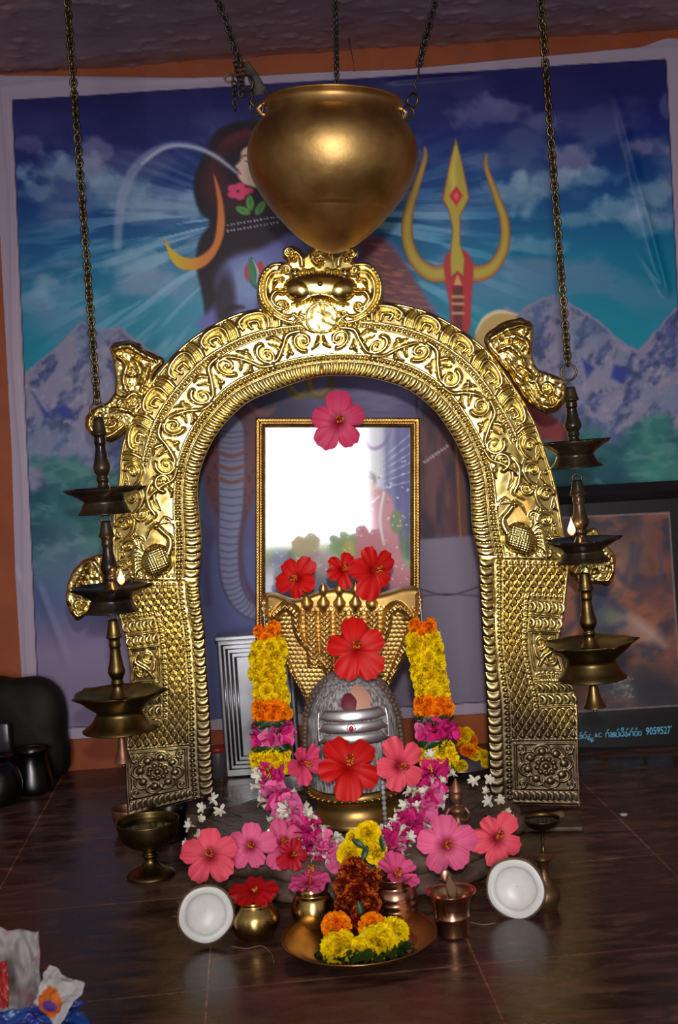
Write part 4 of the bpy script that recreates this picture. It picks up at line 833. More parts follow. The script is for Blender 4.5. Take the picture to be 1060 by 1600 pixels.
ce = (P(400, 653, YF) + P(656, 1014, YF)) / 2; e1 = P(656, 653, YF) - P(400, 653, YF); e3 = P(400, 1014, YF) - P(400, 653, YF)
R = np.stack((e1 / np.linalg.norm(e1), (0, 1, 0), -e3 / np.linalg.norm(e3)), -1)
MB().box(ce + np.array((0, .006, 0)), (np.linalg.norm(e1) / 2, .005, np.linalg.norm(e3) / 2), R).build('backing_board', MT['wood'], fr, smooth=False)
zb = min(P(400, 1014, YF)[2], P(656, 1014, YF)[2]); xb = P(530, 1014, YF)[0]
o = MB().box((xb, YF + .01, zb / 2 + .001), (.075, .05, zb / 2)).build('wooden_block', MT['wood'], smooth=False, bevel=.003); tag(o, 'dark wooden block propping up the gilt picture frame behind the hood', 'block')
# ---------------------------------------------------------------- large dark framed picture at the right
def YR(X_, Y_): return 3.05 + (1165 - Y_) / 400 * .075
rp = thing('framed_poster', P(975, 1166, 3.05), 'large black framed stormy orange painting with blue caption, leaning on the right wall', 'picture')
cv = Canvas(872, 764, 1078, 1168, 1.5); X, Y = cv.X, cv.Y; n1 = fbm(X, Y, 60, 6, 12); n2 = fbm(X * .8 + Y * .5, Y * 1.2, 34, 5, 13); n3 = fbm(X * 1.4, Y * .7, 46, 5, 14)
cv.C[:] = (20, 16, 19)
pt = np.stack([96 + 150 * (n1 - .45), 62 + 90 * (n1 - .45), 54 + 40 * (n1 - .45)], -1); ins = [(872, 809), (1046, 801), (1066, 1102), (872, 1114)]
cv.poly(ins, (96, 64, 56), 1.2); w_ = sdf(X, Y, ins) > 0
cv.mix(np.s_[:, :], w_ * 1.0, pt); cv.mix(np.s_[:, :], w_ * np.clip((n2 - .5) * 6, 0, 1) * .75, (44, 44, 62)); cv.mix(np.s_[:, :], w_ * np.clip((n3 - .55) * 6, 0, 1) * .5, (140, 76, 58))
for x, y, a, b, c, o_ in ((945, 865, 34, 30, (126, 98, 84), .6), (990, 870, 20, 50, (120, 92, 80), .5), (940, 960, 36, 22, (60, 74, 92), .8), (960, 965, 20, 12, (96, 104, 88), .7), (930, 925, 24, 30, (60, 58, 84), .6), (1000, 985, 40, 14, (150, 118, 104), .7), (1020, 930, 30, 30, (120, 66, 56), .5), (1020, 1080, 60, 36, (40, 40, 48), .9), (960, 1075, 30, 18, (104, 112, 116), .5), (900, 820, 40, 14, (60, 50, 66), .6)): cv.ell(x, y, a, b, c, 1.0, o_, .4); 
cv.stroke([(975, 955), (1000, 975), (1040, 1010)], [3, 5, 1], (180, 150, 140), 8, .6); cv.stroke([(1030, 860), (1032, 900), (1000, 920)], [2, 2, 1], (50, 60, 92), 4, .7)
cv.C[~w_] = (20, 16, 19)
for pts_, r_ in (([(925, 880), (945, 905), (940, 935), (915, 960), (880, 990)], 5), ([(990, 850), (985, 885), (975, 905)], 3), ([(1000, 855), (992, 900)], 2), ([(930, 925), (955, 940), (975, 955)], 4), ([(960, 890), (985, 915), (1000, 900)], 3), ([(905, 960), (940, 985), (975, 975)], 4)): cv.stroke(pts_, r_, (44, 48, 78), 6, .75)
for k in range(40): cv.ell(950 + rs.rand() * 40, 1056 + rs.rand() * 34, 2.2, 1.6, (130, 134, 128), .6, .6)
for a, b in ((ins[0], ins[1]), (ins[1], ins[2]), (ins[3], ins[2])): cv.stroke([a, b], 1.0, (128, 116, 118), 1)
cv.poly([(872, 1124), (1078, 1108), (1078, 1175), (872, 1175)], (8, 6, 8), 1.5)
PM2 = pm('poster_print', rough=.35, attr=True, spec=.3)
prn = sheet('print', cv, YR, PM2, rp, 1.45)
for (a, b, c, d_, w1) in ((868, 776, 1080, 764, 15), (868, 1176, 1080, 1166, 4)):
    p0, p1 = P(a, b, YR(a, b)), P(c, d_, YR(c, d_)); MB().tube([p0 + (p1 - p0) * t for t in np.linspace(0, 1, 5)], px(3.1) * w1, 4).build('frame_bar', MT['black_frame'], rp, smooth=False)
p0, p1 = P(1074, 770, YR(0, 770)), P(1082, 1166, YR(0, 1166)); MB().tube([p0, (p0 + p1) / 2, p1], px(3.1) * 12, 4).build('frame_bar', MT['black_frame'], rp, smooth=False)
TXM = pm('pale_blue_lettering', (.16, .55, .80), .5)
def caption(items):
    """lettering on the caption strip: each cluster of letters in its own box (x0, x1, baseline, height, slope)"""
    Vs, Fs, n = [], [], 0
    for body, x0, x1, yb, hh in items:
        cu = bpy.data.curves.new('letters', 'FONT'); cu.body = body; cu.size = 1; cu.resolution_u = 4; cu.offset = .006
        o = bpy.data.objects.new('letters', cu); C.objects.link(o); dg = bpy.context.evaluated_depsgraph_get(); me = bpy.data.meshes.new_from_object(o.evaluated_get(dg))
        V = np.array([v.co[:] for v in me.vertices]); 
        if len(V):
            lo, hi = V.min(0), V.max(0); X_ = x0 + (V[:, 0] - lo[0]) / (hi[0] - lo[0] + 1e-9) * (x1 - x0); sl = -.055 * (X_ - 905)
            Y_ = yb + sl - (V[:, 1] - lo[1]) / (hi[1] - lo[1] + 1e-9) * hh
            Vs.append(P(X_, Y_, YR(X_, Y_) - .0015)); Fs += [tuple(i + n for i in p.vertices) for p in me.polygons]; n += len(V)
        bpy.data.objects.remove(o); bpy.data.meshes.remove(me)
    return raw('caption_lettering', np.concatenate(Vs), Fs, TXM, prn, smooth=False)
it = [('A', 929.5, 934.5, 1153.8, 7), ('C', 935.5, 940.5, 1153.8, 7)]
x = 1010
for ch in "9059527": it.append((ch, x, x + 4.9, 1154.0, 11.5)); x += 5.55
it.append(("'", x, x + 1.2, 1144.5, 3))
caption(it)

# the rounded script of the caption, drawn stroke by stroke (unit boxes, y upward)
tick = [(.42, .82), (.56, .98), (.92, 1.12)]
GL = dict(
 va=[[(.30, .62), (.08, .45), (.12, .12), (.40, .0), (.80, .06), (.94, .36), (.78, .66), (.55, .60), (.52, .30)], tick],
 ra=[[(.50, .66), (.12, .52), (.08, .16), (.50, .0), (.90, .16), (.88, .52), (.50, .66)], tick],
 ka=[[(.10, .55), (.40, .62), (.70, .52), (.40, .34), (.10, .24), (.30, .02), (.70, .02), (.92, .24)], tick],
 sa=[[(.05, .5), (.3, .66), (.42, .3), (.2, .08), (.5, .0), (.7, .3), (.95, .55), (.9, .1)], tick],
 ga=[[(.10, .0), (.08, .38), (.28, .66), (.70, .66), (.90, .38), (.90, .0)], tick],
 ja=[[(.04, .48), (.20, .68), (.42, .56), (.30, .34), (.10, .14), (.34, .0), (.56, .16), (.60, .46), (.80, .66), (.96, .46), (.92, .12), (.66, .02)], [(.44, .36), (.86, .36)]],
 pa=[[(.06, .62), (.24, .56), (.22, .30), (.08, .16), (.34, .0), (.74, .0), (.94, .22), (.92, .62), (.72, .66)], tick],
 ti=[[(.22, .50), (.06, .26), (.24, .02), (.52, .14), (.80, .02), (.94, .30), (.80, .56), (.52, .64), (.36, .82), (.50, 1.08), (.80, 1.08), (.86, .84), (.62, .74)]],
 na=[[(.06, .58), (.34, .64), (.44, .40), (.22, .28), (.12, .08), (.40, .0), (.66, .14), (.94, .42), (.96, .06)], tick],
 am=[[(.50, .62), (.12, .46), (.14, .12), (.50, .0), (.86, .12), (.88, .46), (.50, .62)]])
ms = [MB(), MB()]
for g_, x0, wd, yb, hh in (('va', 903.5, 7, 1154.5, 9), ('ra', 911, 6.5, 1154, 9), ('ka', 918, 6, 1156.5, 7.5), ('sa', 922.5, 5.5, 1160, 5),
                           ('ga', 946.5, 6.2, 1154.5, 11), ('ja', 953.6, 7.6, 1154.5, 11), ('pa', 961.8, 6.6, 1154.5, 11), ('ti', 969.2, 6.6, 1154.5, 12.5), ('na', 976.6, 7, 1154.5, 11), ('ga', 984.3, 6.2, 1154.5, 11), ('ra', 991.3, 5.8, 1154.5, 11), ('am', 997.8, 5.6, 1154.5, 11)):
    for st in GL[g_]:
        m = ms[x0 > 940]
        q_ = cm(st, 5); X_ = x0 + q_[:, 0] * wd; Y_ = yb - .055 * (X_ - 905) - q_[:, 1] * hh; m.tube(P(X_, Y_, YR(X_, Y_) - .0012), px(3.05) * .78, 6)
for m in ms: m.build('caption_script', TXM, prn)
# ---------------------------------------------------------------- hibiscus
PINK, CORAL, RED, ROSE = (232, 96, 142), (240, 84, 104), (214, 22, 18), (226, 70, 112)
def hibiscus(pxy, Yd, Rp, col, n, label, spin=0.0, cup=.35, seed=0, name='hibiscus_flower', group=None, width=1.0, stam=.75, petals=5):
    R_ = Rp * px(Yd); c = P(pxy[0], pxy[1], Yd); t = thing(name, c, label, 'flower', group)
    Mx = rotz(n, spin); t.rotation_mode = 'QUATERNION'; t.rotation_quaternion = Mx.to_quaternion()
    rs = np.random.RandomState(seed); pc = lin(col); dk = pc * np.array((.55, .05, .10)) if pc[2] < .05 else lin((150, 8, 44)); na, nb = 16, 17
    for k in range(petals):
        ph = k * 2 * PI / petals + rs.randn() * .05; ln = 1 + .07 * rs.randn(); cu = cup + .06 * rs.randn(); a = np.linspace(.04, 1, na)[:, None]; b = np.linspace(-1, 1, nb)[None]
        hw = width * (.92 - .34 * a) * (1 + .05 * rs.randn()); edge = 1 - .27 * np.abs(b) ** 2.3 - .05 * (1 - np.abs(b)) ** 3
        r = a * ln * edge; wv = hw; th_ = ph + b * wv
        ruf = (np.sin(b * 9 + rs.rand() * 6) * .045 + np.sin(b * 17 + rs.rand() * 6) * .018) * a ** 2.5
        z = cu * np.sqrt(np.clip(a * 1.1, 0, 1.2)) - (.22 + .05 * rs.randn()) * a ** 2.2 * (1 if cup < .6 else .2) + ruf + .055 * b * a - .03 * (1 - b * b) * a + .012 * rs.rand()
        r = r * (1 - max(cu - .35, 0) * .55)
        r = r + .02 * np.sin(b * 13 + k) * a ** 4
        G = np.stack((r * np.cos(th_), r * np.sin(th_), z + 0 * r), -1) * R_
        vein = 1 - .20 * np.abs(np.sin(b * 11 + .6 * a)) ** 3 * (1 - a * .4); mixf = np.clip((.44 - a) / .30, 0, 1)[..., None] * .9
        cc_ = (pc * (1 + .05 * rs.randn())) * vein[..., None] * (1 - mixf) + dk * mixf
        MB().grid(G, cc_ + np.zeros(G.shape)).build('petal', MT['petal'], t, colors=True, world=False)
    m = MB(); L_ = stam * R_; pts = np.array([(math.sin(s_ * 1.3) * .10 * L_, .02 * L_ * s_, s_ * L_) for s_ in np.linspace(0, 1, 9)]); pts[:, 2] += .02 * R_
    m.tube(pts, np.linspace(.055, .028, 9) * R_, 7, lin((190, 60, 60)) if col is not RED else lin((190, 30, 20)))
    for k in range(34):
        s_ = .42 + .56 * rs.rand(); p = np.array([np.interp(s_, np.linspace(0, 1, 9), pts[:, i]) for i in range(3)]); a_ = rs.rand() * 2 * PI; q_ = p + np.array((math.cos(a_), math.sin(a_), .25)) * R_ * (.07 + .04 * rs.rand())
        m.ball(q_, .030 * R_, 5, 4, lin((236, 150, 40)) if rs.rand() < .75 else lin((180, 60, 20)))
    for k in range(5): a_ = k * 2 * PI / 5; m.ball(pts[-1] + np.array((math.cos(a_) * .06, math.sin(a_) * .06, .06)) * R_, .026 * R_, 5, 4, lin((150, 20, 24)))
    m.build('stamen_column', MT['anther'], t, colors=True, world=False)
    MB().lathe((0, 0, -.16 * R_), (0, 0, 1), [(0, .02 * R_), (.03 * R_, .1 * R_), (.12 * R_, .11 * R_), (.24 * R_, .09 * R_)], 8).build('calyx', MT['leaf'], t, world=False)
    return t
fw = (0, -1, .12)
hibiscus((529, 660), 2.705, 47, ROSE, fw, 'pink hibiscus tucked over the top edge of the gilt picture frame', .28, .3, 1)
hibiscus((467, 904), 2.43, 40, RED, (-.45, -1, .1), 'red hibiscus leftmost of the three on the cobra hood, turned left', .5, .42, 2)
hibiscus((533, 893), 2.445, 34, RED, (.35, -1, .5), 'red hibiscus in the middle of the three along the top of the cobra hood', .1, .45, 3)
hibiscus((580, 892), 2.43, 42, RED, (.55, -1, .1), 'red hibiscus rightmost of the three on the cobra hood, turned right', 1.0, .42, 4)
hibiscus((556, 1016), 2.25, 51, RED, (0, -1, .42), 'wide open red hibiscus crowning the top of the stone lingam', .34, .26, 5)
hibiscus((545, 1201), 2.215, 52, RED, (.05, -1, .75), 'red hibiscus leaning on the front of the lingam above its brass base', .85, .34, 6)
hibiscus((468, 1192), 2.22, 37, ROSE, (.75, -1, .1), 'small rose-pink hibiscus at the left foot of the lingam beside the garland', .2, .6, 7)
hibiscus((620, 1196), 2.20, 46, CORAL, (.4, -1, .1), 'pink hibiscus at the right foot of the lingam beside the garland', .9, .5, 8)
hibiscus((330, 1338), 2.085, 47, CORAL, (-.1, -1, .5), 'coral pink hibiscus at the left end of the front row, above the left coconut', .3, .34, 9)
hibiscus((392, 1323), 2.12, 42, PINK, (0, -1, .45), 'light pink hibiscus second from the left in the front row of flowers', .1, .45, 10)
hibiscus((440, 1318), 2.15, 40, PINK, (.3, -1, .5), 'light pink hibiscus with orange stamens nearest the left end of the rose garland', .7, .45, 11)
hibiscus((455, 1338), 2.105, 30, (190, 20, 40), (.5, -1, .6), 'half hidden deep red hibiscus under the light pink ones', .2, .55, 12)
hibiscus((697, 1321), 2.07, 50, PINK, (0, -1, .3), 'large light pink hibiscus above the copper tumbler', .32, .32, 13)
hibiscus((775, 1311), 2.10, 48, CORAL, (.15, -1, .5), 'coral pink hibiscus at the right end of the front row, above the right coconut', .9, .4, 14)
# ---------------------------------------------------------------- vessels in front
p_lota = dense([(0, 26), (3, 28), (8, 33), (24, 40), (38, 39), (50, 32), (56, 28), (59, 29), (64, 36), (66, 38.5)])
b1 = F(400, 1464); l1 = upright('brass_pot', b1, p_lota, b1[1], MT['brass_bright'], 'round polished brass pot holding a deep red flower, beside the left coconut', 'pot')
hibiscus((398, 1396), b1[1], 40, (196, 16, 20), (0, -.35, 1), 'crushed deep red hibiscus lying in the mouth of the left brass pot', .3, .22, 15, stam=.25, width=1.05)
plc = F(563, 1480); plY = plc[1]
plt_ = thing('bronze_plate', plc, 'round bronze plate under the yellow and orange marigold end of the garland', 'plate')
MB().lathe(plc, (0, 0, 1), [(0.001, .0), (.001, .085), (.004, .094), (.010, .106), (.018, .117), (.020, .1205), (.022, .1215), (.0225, .120), (.0195, .116), (.012, .104), (.0065, .093), (.004, .084), (.004, .0)], 96).build('dish', MT['bronze_plate'], plt_)
def on_plate(pxx, Yd): return np.array((P(pxx, 1460, Yd)[0], Yd, .005))
b2 = on_plate(492, 2.035); upright('brass_pot', b2, dense([(0, 20), (6, 27), (20, 34), (34, 34), (48, 29), (54, 24), (60, 26), (66, 25), (72, 29), (74, 30)]), 2.035, MT['brass_bright'], 'brass pot topped with a pink flower at the left of the bronze plate', 'pot')
hibiscus((485, 1386), 2.035, 41, (226, 80, 140), (0, -.25, 1), 'pink hibiscus lying across the mouth of the brass pot on the bronze plate', .1, .5, 16, stam=.9)
b3 = on_plate(622, 2.04); upright('copper_pot', b3, [(0, 24), (3, 27)] + dense([(8, 32), (18, 35), (22, 35)]) + [(24, 33.5), (27, 35.5), (33, 35.5), (36, 33.5), (39, 35)] + dense([(44, 34), (50, 31), (55, 27)]) + [(58, 26), (60, 29), (64, 27), (68, 29), (70, 31), (72, 31)], 2.04, MT['copper'], 'ribbed copper pot topped with a pink flower at the right of the bronze plate', 'pot')
hibiscus((618, 1376), 2.04, 42, (232, 88, 140), (.35, -.45, 1), 'pink hibiscus resting on the ribbed copper pot', .6, .62, 17, stam=.5)
b4 = F(709, 1461); tb = upright('copper_tumbler', b4, [(0, 24), (1, 26), (5, 26.5), (30, 27), (31, 27.8), (33, 27.8), (34, 27)] + dense([(46, 28), (58, 31), (66, 35), (71, 39.5), (73, 40)]), b4[1], MT['copper'], 'flared copper tumbler with a spoon and a dry leaf, between the plate and right coconut', 'tumbler')
s_ = px(b4[1]); sp = thing('copper_spoon', b4 + np.array((-.006, 0, .01)), 'copper spoon standing in the copper tumbler', 'spoon')
MB().tube([b4 + np.array((x, y, z)) for x, y, z in ((.004, 0, .008), (-.001, 0, .05), (-.006, -.002, .088))], .0017).build('handle', MT['copper'], sp)
MB().ball(b4 + np.array((-.007, -.003, .095)), (.009, .003, .012), 12, 8).build('bowl', MT['copper'], sp)
G = np.array([[b4 + np.array((.004 + v * .009 * math.sin(PI * (.08 + .9 * u)) - .006 * u, -.006 - .006 * u + .003 * v * v, .055 + .045 * u)) for v in np.linspace(-1, 1, 7)] for u in np.linspace(0, 1, 10)])
o = MB().grid(G).build('dry_leaf', pm('dry_leaf', (.16, .08, .04), .6, 0, (.24, .13, .06), 40)); o.modifiers.new('s', 'SOLIDIFY').thickness = .0006; tag(o, 'dry brown leaf sticking up out of the copper tumbler', 'leaf')
# coconut halves
def coconut(pxy, Yd, Rp, n, label, seed):
    R_ = Rp * px(Yd); c = P(pxy[0], pxy[1], Yd); c[2] = max(c[2], R_ * .93); t = thing('coconut_half', c, label, 'coconut'); Mx = rotz(n, seed); t.rotation_mode = 'QUATERNION'; t.rotation_quaternion = Mx.to_quaternion()
    rs = np.random.RandomState(seed); th_ = np.linspace(0, 2 * PI, 60, endpoint=False); wb = 1 + .018 * np.sin(2 * th_ + seed) + .012 * np.sin(5 * th_ + 1)
    def ring(r, z): return np.stack((R_ * r * wb * np.cos(th_), R_ * r * wb * np.sin(th_), R_ * z + 0 * th_), -1)
    sh = [ring(.925, .02), ring(.97, .018), ring(1.0, -.01)] + [ring(math.cos(a), -.95 * math.sin(a)) for a in np.linspace(.12, PI / 2 - .02, 12)]
    MB().grid(np.array(sh), closev=True).build('shell', MT['husk'], t, world=False)
    fl = [ring(.93, -.01), ring(.925, .024), ring(.905, .03), ring(.76, .026), ring(.71, .010), ring(.685, -.04)] + [ring(.68 * math.cos(a), -.06 - .30 * math.sin(a)) for a in np.linspace(.1, PI / 2 - .02, 10)]
    MB().grid(np.array(fl), closev=True).build('white_flesh', MT['flesh'], t, world=False)
    m = MB()
    for k in range(90):
        a = rs.rand() * 2 * PI; z = -.08 - .5 * rs.rand() ** 1.5; p0 = np.array((math.cos(a), math.sin(a), z)) * R_ * np.array((1, 1, 1)) * (1 - .25 * abs(z)); d_ = np.array((math.cos(a + .6 * rs.randn()), math.sin(a + .6 * rs.randn()), .35 * rs.randn())) * R_ * (.05 + .12 * rs.rand())
        m.tube([p0 * .98, p0 + d_ * .5, p0 + d_ + np.array((0, 0, .06 * R_ * rs.randn()))], .00028, 3)
    tag(m.build('husk_fibres', MT['fibre'], t, world=False), kind='stuff'); return t
coconut((322, 1429), 1.99, 47, (.14, -1, .10), 'coconut half with white flesh and loose fibres at the left, beside the brass pot', 1)
coconut((807, 1403), 2.03, 49, (-.26, -1, .16), 'coconut half with white flesh at the right, in front of the small brass vase', 2)
p_ = [F(362, 1479) + np.array((0, 0, .0008)), F(385, 1484) + np.array((0, 0, .002)), F(410, 1481) + np.array((0, 0, .003)), F(425, 1492) + np.array((0, 0, .0012)), F(428, 1503) + np.array((0, 0, .0008))]
o = MB().tube(cm(p_, 6), .0008, 5).build('coconut_fibre', MT['fibre']); tag(o, 'loose curved coconut fibre lying on the floor in front of the left brass pot', 'fibre')
p_ = [F(735, 1441) + np.array((0, 0, .0009)), F(755, 1446) + np.array((0, 0, .001)), F(775, 1443) + np.array((0, 0, .0012))]
o = MB().tube(cm(p_, 5), .0008, 5).build('coconut_fibre', MT['fibre']); tag(o, 'short curved fibre on the floor between the copper tumbler and right coconut', 'fibre')
# ---------------------------------------------------------------- flower heads as shared meshes
def head_mesh(name, c1, c2, seed, layers=((.2, 7, .45), (.45, 12, .6), (.75, 17, .66), (1.05, 21, .72), (1.35, 23, .75), (1.65, 22, .72)), edge=None, fl=.18):
    rs = np.random.RandomState(seed); m = MB(); m.ball((0, 0, .05), (.66, .66, .56), 10, 7, lin(c2) * .9)
    for th0, n, ln in layers:
        for k in range(n):
            a = (k + rs.rand() * .6) * 2 * PI / n + th0; t = th0 + .13 * rs.randn(); d_ = np.array((math.sin(t) * math.cos(a), math.sin(t) * math.sin(a), math.cos(t))); s_ = np.cross(d_, (0, 0, 1.)); s_ /= np.linalg.norm(s_) + 1e-9; up = np.cross(s_, d_)
            L_ = .62 + .4 * ln * (1 + .1 * rs.randn()) * .75; w_ = .12 + .05 * rs.rand(); G = []
            for i, (u_, wf) in enumerate(((.45, .5), (.8, 1.0), (1.0, .85))):
                G.append([d_ * L_ * u_ + s_ * w_ * wf * v + up * (.10 * (v * v) + .09 * u_ * u_ + .11 * rs.randn() * (i == 2)) for v in (-1, 0, 1)])
            cc_ = lin(c1) * (.85 + .3 * rs.rand()); c_in = lin(c2); cols = np.array([[c_in] * 3, [cc_] * 3, [lin(edge) if edge is not None and rs.rand() < .55 else cc_ * 1.05] * 3])
            m.grid(np.array(G), cols)
    o = m.build(name, MT['bloom'], None, colors=True, world=False); me = o.data; bpy.data.objects.remove(o); return me
YM = [head_mesh('yellow_marigold', (250, 214, 8), (216, 168, 0), s) for s in (1, 2, 3)]
OM = [head_mesh('orange_marigold', (255, 138, 4), (236, 92, 0), s) for s in (4, 5)]
RM = [head_mesh('maroon_marigold', (120, 14, 8), (70, 6, 4), s, edge=(206, 104, 16)) for s in (6, 7)]
BIG = ((.15, 5, .5), (.42, 9, .58), (.7, 13, .66), (.98, 17, .72), (1.26, 20, .76), (1.55, 20, .76), (1.85, 18, .7))
def big(name, a, b, s):
    m = head_mesh(name, a, b, s, BIG); return m
YB, OB = big('yellow_marigold', (250, 216, 8), (220, 170, 0), 8), big('orange_marigold', (255, 140, 4), (236, 96, 0), 9)
def rose_mesh(seed, c):
    rs = np.random.RandomState(seed); m = MB()
    for k in range(8):
        a = k * 2.4; R0 = .35 + .095 * k; tl_ = .25 + .12 * k; G = []
        for u_ in np.linspace(0, 1, 5):
            row = []
            for v in np.linspace(-1, 1, 7):
                an = a + v * (.95 - .05 * k) * (.35 + .65 * math.sin(PI * .5 * min(u_ * 1.4, 1))); r = R0 * (.15 + .85 * u_ ** .8) + .06 * math.sin(v * 4 + k) * u_; z = .85 * u_ * math.cos(tl_ * u_) - .12 * v * v * u_ - .2 + .05 * rs.randn() * u_
                row.append((r * math.cos(an), r * math.sin(an), z))
            G.append(row)
        m.grid(np.array(G), lin(c) * (.8 + .35 * rs.rand()))
    o = m.build('rose_bloom', MT['bloom'], None, colors=True, world=False); me = o.data; bpy.data.objects.remove(o); return me
ROS = [rose_mesh(1, (222, 40, 122)), rose_mesh(2, (240, 110, 168)), rose_mesh(3, (206, 36, 116))]
def jas_mesh(n, seed, open_=1.0):
    rs = np.random.RandomState(seed); m = MB(); m.tube([(0, 0, -.7), (0, 0, -.3), (0, 0, 0)], [.10, .12, .16], 6, lin((190, 200, 150)))
    for k in range(n):
        a = k * 2 * PI / n + .2 * rs.randn(); G = []
        for u_ in np.linspace(0, 1, 5):
            r = u_ * open_ * .95; wd = .22 * math.sin(PI * min(.2 + u_ * .72, .95)); z = .95 * u_ * (2 - u_) * (1.25 - open_ * .5) - .1 * u_ * u_
            G.append([(r * math.cos(a) - v * wd * math.sin(a), r * math.sin(a) + v * wd * math.cos(a), z + .08 * v * v) for v in (-1, 0, 1)])
        m.grid(np.array(G), lin((224, 217, 200)))
    o = m.build('jasmine_bloom', MT['bloom'], None, colors=True, world=False); me = o.data; bpy.data.objects.remove(o); return me
JAS = [jas_mesh(7, 1), jas_mesh(8, 2, .8), jas_mesh(6, 3, .6)]
def leaf_mesh():
    G = np.array([[(v * .42 * math.sin(PI * (.03 + .94 * u_)) ** .8, (u_ - .5) * 2, .12 * v * v + .14 * math.sin(u_ * 3) + .05 * math.sin(u_ * 14) * abs(v)) for v in np.linspace(-1, 1, 5)] for u_ in np.linspace(0, 1, 10)])
    o = MB().grid(G).build('leaf', MT['leaf'], None, world=False); me = o.data; bpy.data.objects.remove(o); return me
LF = leaf_mesh()
# ---------------------------------------------------------------- the garland
gl = thing('flower_garland', P(548, 1330, 2.2), 'long garland of marigolds, pink roses and jasmine looped from the cobra hood', 'garland')
rs = np.random.RandomState(12)
def path_fn(pts):  # (px,py,Y)
    p = cm(np.array(pts, float), 12); w3 = P(p[:, 0], p[:, 1], p[:, 2]); d = np.r_[0, np.cumsum(np.linalg.norm(np.diff(w3, axis=0), axis=1))]
    return lambda ypx: (np.array([np.interp(ypx, p[:, 1], w3[:, i]) for i in range(3)]))
def arc_fn(pts):
    p = cm(np.array(pts, float), 12); w3 = P(p[:, 0], p[:, 1], p[:, 2]); d = np.r_[0, np.cumsum(np.linalg.norm(np.diff(w3, axis=0), axis=1))]
    return lambda t: np.array([np.interp(t * d[-1], d, w3[:, i]) for i in range(3)]), d[-1]
def column(pts, y0, y1, meshes, R_, r_, rows, n, off=0, sc_j=.08, name=None, spread=PI * 2):
    f = path_fn(pts)
    for i in range(rows):
        y = y0 + (y1 - y0) * (i + .5) / rows; c = f(y)
        for k in range(n):
            a = spread * (k + .5 * (i % 2) + .12 * rs.randn()) / n + off - spread / 2 + (PI / n); d_ = np.array((math.sin(a), -math.cos(a), .10 * rs.randn()))
            inst(meshes[rs.randint(len(meshes))], c + d_ * R_ * (1 + .1 * rs.randn()), d_, rs.rand() * 6, r_ * (1 + sc_j * rs.randn()), gl, name)
LP_ = [(416, 975, 2.40), (418, 1000, 2.39), (420, 1050, 2.37), (424, 1100, 2.34), (426, 1150, 2.31), (424, 1200, 2.28)]
RP_ = [(660, 970, 2.40), (662, 1000, 2.39), (670, 1050, 2.37), (677, 1100, 2.34), (681, 1150, 2.31), (683, 1200, 2.28)]
for pth, dy in ((LP_, 0), (RP_, -8)):
    column(pth, 978 + dy, 1002 + dy, OM, .014, .018, 2, 3, name='orange_marigold', spread=PI * 1.2)
    column(pth, 1002 + dy, 1097 + dy, YM, .0185, .0195, 7, 5, name='yellow_marigold', spread=PI * 1.45)
    column(pth, 1097 + dy, 1124 + dy, OM, .021, .0185, 2, 6, name='orange_marigold', spread=PI * 1.5)
    column(pth, 1138 + dy, 1162 + dy, ROS, .020, .031, 1, 4, name='rose_bloom', spread=PI * 1.2)
    column(pth, 1174 + dy, 1200 + dy, YM, .021, .0195, 2, 5, name='yellow_marigold', spread=PI * 1.3)
    f = path_fn(pth)
    for yy in (1129, 1167):
        for k in range(6): a = -1.5 + 3.0 * (k / 5.); d_ = np.array((math.sin(a), -math.cos(a), .0)); inst(LF, f(yy + dy) + d_ * .031, (d_[0], d_[1], .9), a + PI / 2 + .3 * rs.randn(), .017, gl, 'leaf')
def rope(pts, n_r, n_j, R_):
    f, L_ = arc_fn(pts)
    for i in range(n_r):
        t = (i + .5) / n_r; c = f(t); a = rs.rand() * 2 * PI if i % 3 else -.3; d_ = np.array((math.cos(i * 2.4), -.65 - .35 * rs.rand(), math.sin(i * 2.4))); d_ /= np.linalg.norm(d_)
        inst(ROS[rs.randint(3)], c + d_ * R_ * .55, d_ + rs.randn(3) * .25, rs.rand() * 6, .0245 * (1 + .12 * rs.randn()), gl, 'rose_bloom')
    for i in range(n_j):
        t = (i + .5) / n_j; c = f(t); q9 = rs.rand() * 6.28; d_ = np.array((math.cos(q9), -.15 - .5 * rs.rand(), math.sin(q9))); d_ /= np.linalg.norm(d_)
        inst(JAS[rs.randint(3)], c + d_ * R_ * 1.22, d_ + rs.randn(3) * .35, rs.rand() * 6, .0140 * (1 + .15 * rs.randn()), gl, 'jasmine_bloom')
rope([(422, 1203, 2.265), (430, 1235, 2.24), (452, 1272, 2.205), (482, 1302, 2.17), (515, 1330, 2.14), (545, 1345, 2.13)], 32, 42, .022)
rope([(682, 1196, 2.265), (672, 1232, 2.24), (652, 1268, 2.205), (630, 1295, 2.17), (606, 1320, 2.14), (585, 1338, 2.13)], 32, 42, .022)
